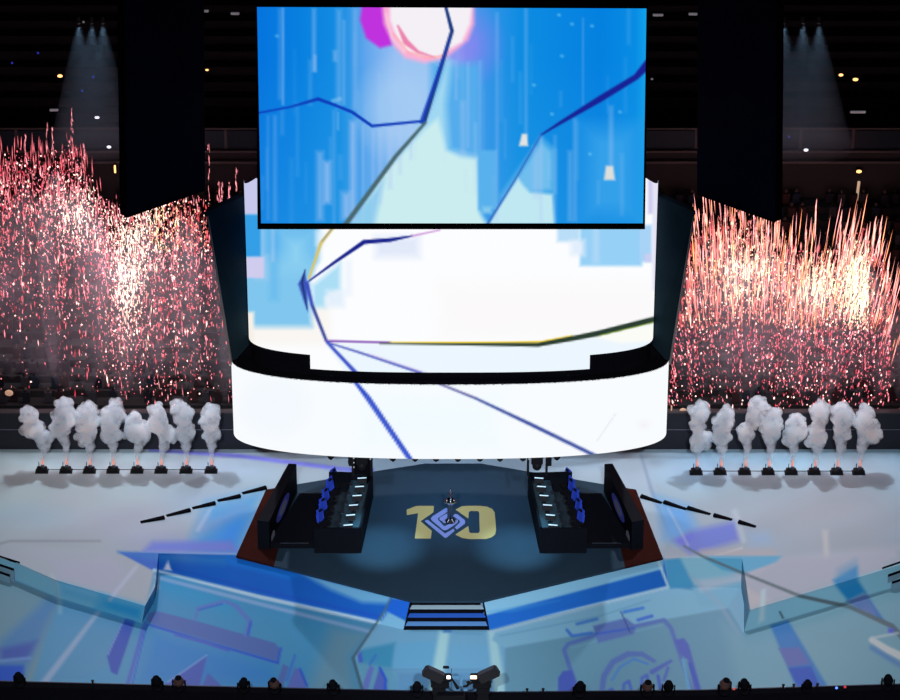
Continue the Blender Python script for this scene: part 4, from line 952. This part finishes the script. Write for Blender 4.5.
for side, xs_, PF in (('left', [42, 66, 89.5, 113, 137, 161, 186, 211], PUFF), ('right', [696, 720, 744.5, 768, 791, 814, 836.5, 858.5], PUFFR)):
    for i, x in enumerate(xs_):
        c = onZ(x, 471.5 if side == 'left' else 473, 0)
        m_ = copy_tree(mach); m_.location = (c.x, c.y, .004)
        m_['label'] = '%s black flame machine from the left in the %s row' % (ordn[i], side); m_['group'] = 'flame machines, %s row' % side
        plume((c.x + .05, c.y, 0), PF[i], '%s white smoke puff from the left in the %s row' % (ordn[i], side), 'smoke puffs, %s row' % side, i + (10 if side == 'right' else 0))
for ch in [x for x in COL.objects if x.parent == mach]: bpy.data.objects.remove(ch)
bpy.data.objects.remove(mach)
for side, x0, x1, y in (('left', 42, 211, 470.5), ('right', 696, 858, 472)):
    a, b = onZ(x0, y, .02), onZ(x1, y, .02)
    o = MB().cyl((a.x, a.y + .1, .022), (b.x, b.y + .1, .022), .018, n=6).build('power_cable', M['black']); tag(o, 'thin black cable linking the flame machines of the %s row' % side, 'cable')

# ---------------------------------------------------------------- front edge of the stage
def yfront(x): return float(np.interp(x, [-60, 0, 200, 400, 429, 500, 700, 900, 960], [678, 681, 686, 690.5, 691, 692, 690, 684, 681]))
fx = list(np.linspace(-60, 960, 60)); V = []; Fc = []
fb = empty('front_barrier', (0, onZ(450, 692, zLow + .5).y, zLow), label='low black barrier curving along the front of the stage', cat='barrier')
for i, x in enumerate(fx):
    c = onZ(x, yfront(x), zLow + .5); oy = c.y - fb.location.y
    V += [(c.x, oy, .5), (c.x, oy, .001), (c.x, oy - .5, .5), (c.x, oy - .5, -1.2)]
    if i:
        a = (i - 1) * 4; Fc += [(a, a + 4, a + 5, a + 1), (a, a + 2, a + 6, a + 4), (a + 2, a + 3, a + 7, a + 6)]
obj('board', V, Fc, M['matte'], fb)
V2 = []; F2 = []
for i, x in enumerate(fx):
    c = onZ(x, yfront(x), zLow + .5); oy = c.y - fb.location.y
    V2 += [(c.x, oy + .01, .502), (c.x, oy - .05, .502), (c.x, oy - .05, .53), (c.x, oy + .01, .53)]
    if i:
        a = (i - 1) * 4
        for k in range(4): F2.append((a + k, a + 4 + k, a + 4 + (k + 1) % 4, a + (k + 1) % 4))
obj('top_rail', V2, F2, mat('navy_rail', (.02, .025, .05), .5), fb)
pf = rect_prism('floor', -40, 40, -40, onZ(450, 694, zLow).y - .2, zLow - 1.4, zLow - 1.3, M['pit']); tag(pf, kind='structure')
# moving-head lights on the barrier
mh = empty('moving_head_light', label='x', cat='light')
MB().lathe([(.22, 0), (.24, .04), (.22, .10), (.12, .12)], n=16).build('base', M['matte'], mh, True)
for s_ in (-1, 1): MB().box((s_ * .27, 0, .30), (.06, .16, .42), bev=.02).build('yoke_arm', M['matte'], mh)
hb = MB(); hb.ball((0, 0, .42), .24, (1, 1, 1.0), 2); hb.cyl((0, 0, .45), (0, -.12, .70), .19, .16, n=14)
hb.build('head', M['matte'], mh, True)
MB().cyl((0, -.115, .69), (0, -.125, .715), .14, n=14).build('lens', M['matte'], mh)
hd = [(20.5, 1, 0), (158, 1, 0), (179.5, 1.05, 1), (244, 1, 0), (275, 1.05, 1), (333.5, 1, 0), (417, 1, 0), (579, 1.05, 0), (647, 1.1, 1), (668, 1.05, 0), (724, 1.15, 1), (744, 1.05, 0), (806, .85, 0), (887, 1.05, 0)]
labs = ['black moving light on the barrier at the far left end', 'black moving light beside a reddish one, left of centre', 'moving light painted with reddish reflections on the left part of the front barrier', 'black moving light between two reddish ones on the left barrier',
        'moving light painted with reddish reflections and warm glints, nearest left of centre', 'lone black moving light left of the aimed spotlights', 'black moving light right beside the left aimed spotlight', 'black moving light just right of the aimed spotlights', 'moving light painted with reddish reflections beside a black one, below the right outline drawing',
        'black moving light just right of a reddish one, below the right outline drawing', 'wide moving light painted with reddish reflections, of the pair at the right', 'black moving light touching the wide reddish one at the right', 'small low moving light between short posts, right', 'black moving light on the barrier at the far right end']
for i, ((x, s_, red), lb) in enumerate(zip(hd, labs)):
    c = onZ(x, yfront(x) + 1, zLow + .5); h = copy_tree(mh); h.location = (c.x, c.y - .28, zLow + .502); h.scale = (s_ * 1.12, s_ * 1.12, s_ * 1.12)
    h.rotation_euler = (0, 0, random.uniform(-.5, .5)); h['label'] = lb; h['group'] = 'moving lights along the front barrier'
    if red:
        for ch in [q_ for q_ in COL.objects if q_.parent == h]:
            if ch.name.startswith('head'): ch.data = ch.data.copy(); ch.data.materials[0] = M['pink']; ch['label'] = 'reddish head'
for ch in [x for x in COL.objects if x.parent == mh]: bpy.data.objects.remove(ch)
bpy.data.objects.remove(mh)
for (x, lb) in [(93, 'short black post on the left barrier'), (527, 'left of two short posts right of centre'), (543, 'right of two short posts right of centre'), (783, 'left of three short posts at the right'), (793.5, 'middle of three short posts at the right'), (817, 'right of three short posts, past the small light')]:
    c = onZ(x, yfront(x) + .5, zLow + .5); e = empty('short_post', (c.x, c.y - .12, zLow + .53), label=lb, cat='post')
    MB().cyl((0, 0, 0), (0, 0, .22), .05, n=8).build('post', M['black'], e); MB().box((0, 0, .25), (.16, .12, .08), bev=.02).build('cap', M['black'], e)
for (x, y, m_, lb) in [(593, 697, M['blued'], 'blue lit device in the dark in front of the barrier'), (836.5, 688, M['blued'], 'blue lit device on the barrier at the right'), (845, 687, mat('red_led', (.5, 0, 0), .5, emit=(.6, .06, .1), es=.7), 'red lit device beside the blue one at the right'), (734, 689, mat('red_led2', (.5, 0, 0), .5, emit=(.6, .12, .1), es=.6), 'dim red lit device between two moving lights at the right')]:
    c = onZ(x, y, zLow + .62); e = empty('small_device', (c.x, c.y, zLow + .50), label=lb, cat='device'); MB().box((0, 0, .06), (.16, .12, .1), bev=.02).build('case', M['black'], e); MB().ball((0, -.02, .14), .07, sub=2).build('lamp', m_, e)
    if x == 593: e.location.z = zLow + .1
# pair of long aimed spotlights at the centre
for mx, nm in ((1, 'left'), (-1, 'right')):
    X = (lambda x: x) if mx == 1 else (lambda x: 922 - x)
    Yf = onZ(450, 692, zLow + .5).y - .7
    base = onY(X(437), 697, Yf)
    e = empty('aimed_spotlight', (base.x, Yf, base.z - .4), label='long black aimed spotlight on a stand at centre front, %s one' % nm, cat='spotlight')
    g = lambda x, y, dy=0: onY(X(x), y, Yf + dy) - e.location
    a, b = g(424, 669, .1), g(443, 680, -.1); d = (b - a).normalized()
    r = MB(); L_ = (b - a).length
    r.box((0, 0, 0), (L_, .46, .56), bev=.07); o = r.build('body', M['monitor'], e); o.location = (a + b) / 2; o.rotation_euler = (0, math.atan2(-d.z, d.x) if mx == 1 else math.atan2(-d.z, d.x), 0)
    r = MB(); r.box((0, 0, .295), (L_ * .8, .3, .03)); o = r.build('top_cover', M['dksilver'], e); o.location = (a + b) / 2; o.rotation_euler = (0, math.atan2(-d.z, d.x) + (PI if mx == -1 else 0), 0)
    MB().box(g(447, 677.5, 0), (.5, .4, .34), bev=.05).build('lens_barrel', M['black'], e)
    MB().box(g(448.5, 677.3, -.22), (.20 if mx == 1 else .34, .06, .22), bev=.02).build('lens', M['lens2'] if mx == 1 else M['lens'], e)
    yk = MB(); yk.box(g(440, 684, 0), (.95, .5, .3), bev=.06); yk.box(g(439, 689, 0), (.7, .5, .45), bev=.06); yk.build('yoke', M['black'], e)
    MB().prism([g(433, 702, -.2), g(446, 702, -.2), g(442, 688, -.2), g(434.5, 688, -.2)], [g(433, 702, .2), g(446, 702, .2), g(442, 688, .2), g(434.5, 688, .2)]).build('stand', M['black'], e)
    MB().cyl(g(433.5, 682, -.05), g(433.5, 692, -.05), .06, n=8).build('side_handle', M['black'], e)
    if mx == 1:
        MB().cyl(g(452, 679, 0), g(458, 688.5, 0), .04, .10, n=8).build('pointer_arm', M['black'], e); MB().cyl(g(449, 681, 0), g(452, 678, 0), .05, n=8).build('arm_joint', M['black'], e)
    else:
        h_ = MB(); h_.cyl(g(449, 682, 0), g(453, 684, 0), .06, n=8); h_.cyl(g(452, 682, 0), g(455, 686, 0), .07, n=8); h_.cyl(g(452.5, 681.5, 0), g(455.5, 682.5, 0), .06, n=8); h_.cyl(g(455, 686, 0), g(459, 686.5, 0), .06, n=8); h_.cyl(g(444, 686, 0), g(442, 694, 0), .05, n=8); h_.build('clamp', M['black'], e)
Yf = onZ(450, 692, zLow + .5).y - .6
t0_, t1_ = onY(451.5, 697, Yf), onY(451.5, 668, Yf)
e = empty('sign_pole', (t0_.x, Yf, t0_.z), label='thin pole with a tiny black box between the aimed spotlights', cat='pole'); MB().cyl((0, 0, 0), (0, 0, t1_.z - t0_.z), .014, n=6).build('pole', M['dksilver'], e)
MB().box((onY(446, 667, Yf).x - t0_.x, 0, t1_.z - t0_.z + .05), (.32, .1, .14), bev=.02).build('box', M['black'], e)
for (x0, x1, yt, lb) in [(436, 465, 694, 'low black case in front of the barrier between the aimed spotlights')]:
    a, b = onY(x0, yt, Yf - .5), onY(x1, yt, Yf - .5); o = MB().box((0, 0, 0), (b.x - a.x, .5, 1.0), bev=.03).build('equipment_case', M['black']); o.location = ((a.x + b.x) / 2, Yf - .5, a.z - .5); tag(o, lb, 'case')
    c2 = MB().box((0, -.0, .51), ((b.x - a.x) * .9, .3, .03)).build('lid', M['matte'], o)

# ---------------------------------------------------------------- haze and light
def spot(name, loc, tgt, power, ang, col, blend=.6, size=.5):
    l = bpy.data.lights.new(name, 'SPOT'); l.energy = power; l.spot_size = math.radians(ang); l.spot_blend = blend; l.color = col; l.shadow_soft_size = size
    o = bpy.data.objects.new(name, l); COL.objects.link(o); o.location = loc
    o.rotation_euler = (Vector(tgt) - Vector(loc)).to_track_quat('-Z', 'Y').to_euler(); return o
def point(name, loc, power, col, size=.5):
    l = bpy.data.lights.new(name, 'POINT'); l.energy = power; l.color = col; l.shadow_soft_size = size
    o = bpy.data.objects.new(name, l); COL.objects.link(o); o.location = loc; return o
COOL = (.92, .97, 1.0)
for sx in (-1, 1):
    spot('overhead_wash', (sx * 18.4, 10, 24), (sx * 20, 3, 0), 17500, 86, COOL, .7, .3)
    spot('back_fill', (sx * 8, 14, 20), (sx * 7, 6.2, 0), 6500, 56, COOL, .8, .3)  # unseen rear lamps added to lift the ring's shadow on the floor
    spot('front_fill', (sx * 14, -95, 70), (sx * 11, -9, 0), 340000, 22, COOL, .8, 1.0)  # unseen front lamps added as fill for the floor under the ring
    spot('platform_blue', (sx * 4.0, -3.3, 7.2), (sx * 3.7, -3.0, 0), 4600, 44, (.42, .82, 1.0), 1.0, .2)
    for (x, z, pw) in ((13, 11, 1500), (19, 12, 2200), (25, 10, 1500), (17, 6, 900), (23, 5, 900)):
        point('spark_glow', (sx * x, YB + 1.2, z), pw * .11, (1, .58, .68), 1.2)
for (x, y, pw) in ((128, 275, 420), (75, 215, 260), (165, 225, 260), (130, 340, 90), (857, 285, 480), (815, 290, 260), (745, 270, 300), (700, 290, 120), (30, 200, 160)):
    c = onY(x, y, YB + 1.4); point('spark_glow', c, pw * 1.35, (1, .58, .56), .8)
for sx in (-1, 1):
    for x in (13, 16.8, 20.5, 24): point('flame_glow', (sx * x, 3.6, 3.2), 45, (1, .50, .32), .6)
spot('platform_blue', (0, -1, 7.2), (0, 2, 0), 2000, 100, (.30, .65, 1.0), 1.0, .2)

def hazebox(name, x0, x1, y0, y1, z0, z1, dens, col, label):
    o = MB().box((0, 0, 0), (abs(x1 - x0), y1 - y0, z1 - z0)).build(name, vol_mat(name, dens, col)); o.location = ((x0 + x1) / 2, (y0 + y1) / 2, (z0 + z1) / 2)
    return tag(o, label, 'haze', kind='stuff')
def curtain(name, x0, x1, env, dens, col, label, seed, bot):
    R = random.Random(seed); mb = MB(); x = x0
    while x < x1:
        t = env(x) + R.uniform(0, 30); bt = bot(x) + R.uniform(-25, 5); Y = YB + R.uniform(1.3, 2.6)
        a, b = onY(x, t, Y), onY(x, bt, Y); mb.ball((a + b) / 2, 1, (R.uniform(.6, 1.1), R.uniform(.6, .9), (a.z - b.z) / 2), 3); x += R.uniform(9, 15)
    me = bpy.data.meshes.new('tmp'); mb.bm.to_mesh(me); mb.bm.free(); t_o = bpy.data.objects.new('tmp', me); COL.objects.link(t_o)
    md = t_o.modifiers.new('r', 'REMESH'); md.mode = 'VOXEL'; md.voxel_size = .18
    dg = bpy.context.evaluated_depsgraph_get(); dg.update(); me2 = bpy.data.meshes.new_from_object(t_o.evaluated_get(dg)); bpy.data.objects.remove(t_o)
    me2.materials.clear(); me2.materials.append(vol_mat(name, dens, col)); o = bpy.data.objects.new(name, me2); COL.objects.link(o)
    return tag(o, label, 'haze', kind='stuff')
curtain('spark_haze', -30, 236, lambda x: env_left(x) + 18, .075, (.85, .82, .95), 'thin smoke haze lit by the sparks left of the screens', 4, lambda x: 400)
curtain('spark_haze', 692, 925, lambda x: env_right(x) + 18, .085, (.85, .82, .95), 'thin smoke haze lit by the sparks right of the screens', 5, lambda x: 402)
for sx, xs3 in ((-1, (79, 92, 103)), (1, (784, 803, 819))):
    Yb = yB2 - 4
    c0_, c1_ = onY(min(xs3) - 6, 30, Yb), onY(max(xs3) + 14, 205, Yb)
    mb = MB()
    for x in xs3:
        a, b = onY(x, 27, Yb), onY(x + 2, 150, Yb); mb.cyl(b, a, 1.9, .25, n=20)  # haze volume given the shape of the lamps' light beams
    me = bpy.data.meshes.new('tmp'); mb.bm.to_mesh(me); mb.bm.free(); t_o = bpy.data.objects.new('tmp', me); COL.objects.link(t_o)
    md = t_o.modifiers.new('r', 'REMESH'); md.mode = 'VOXEL'; md.voxel_size = .12
    dg = bpy.context.evaluated_depsgraph_get(); dg.update(); me2 = bpy.data.meshes.new_from_object(t_o.evaluated_get(dg)); bpy.data.objects.remove(t_o)
    me2.materials.clear(); me2.materials.append(vol_mat('beam_haze', .05, (.7, .85, 1))); o = bpy.data.objects.new('beam_haze', me2); COL.objects.link(o)
    tag(o, 'faint teal haze shaped as light beams under three small lamps at the upper %s' % ('left' if sx < 0 else 'right'), 'haze', kind='stuff')
    for i, x in enumerate(xs3):
        a = onY(x, 25, Yb); b = onY(x, 215, Yb); spot('beam', (a.x, Yb, a.z), (b.x, Yb, b.z), 330, 44, (.5, .75, 1), .9, .1)
        e = empty('beam_lamp', (a.x, Yb, a.z + .05), label='%s tiny downward lamp from the left above the %s haze' % (ordn[i], 'left' if sx < 0 else 'right'), cat='lamp')
        MB().cyl((0, 0, .1), (0, 0, .5), .16, .12, n=10).build('housing', M['black'], e)
        MB().cyl((0, 0, .07), (0, 0, .1), .12, n=10).build('lens', M['dim'], e)

w = bpy.data.worlds.new('world'); sc.world = w; w.use_nodes = True
w.node_tree.nodes['Background'].inputs[0].default_value = (.004, .005, .010, 1); w.node_tree.nodes['Background'].inputs[1].default_value = 1.0
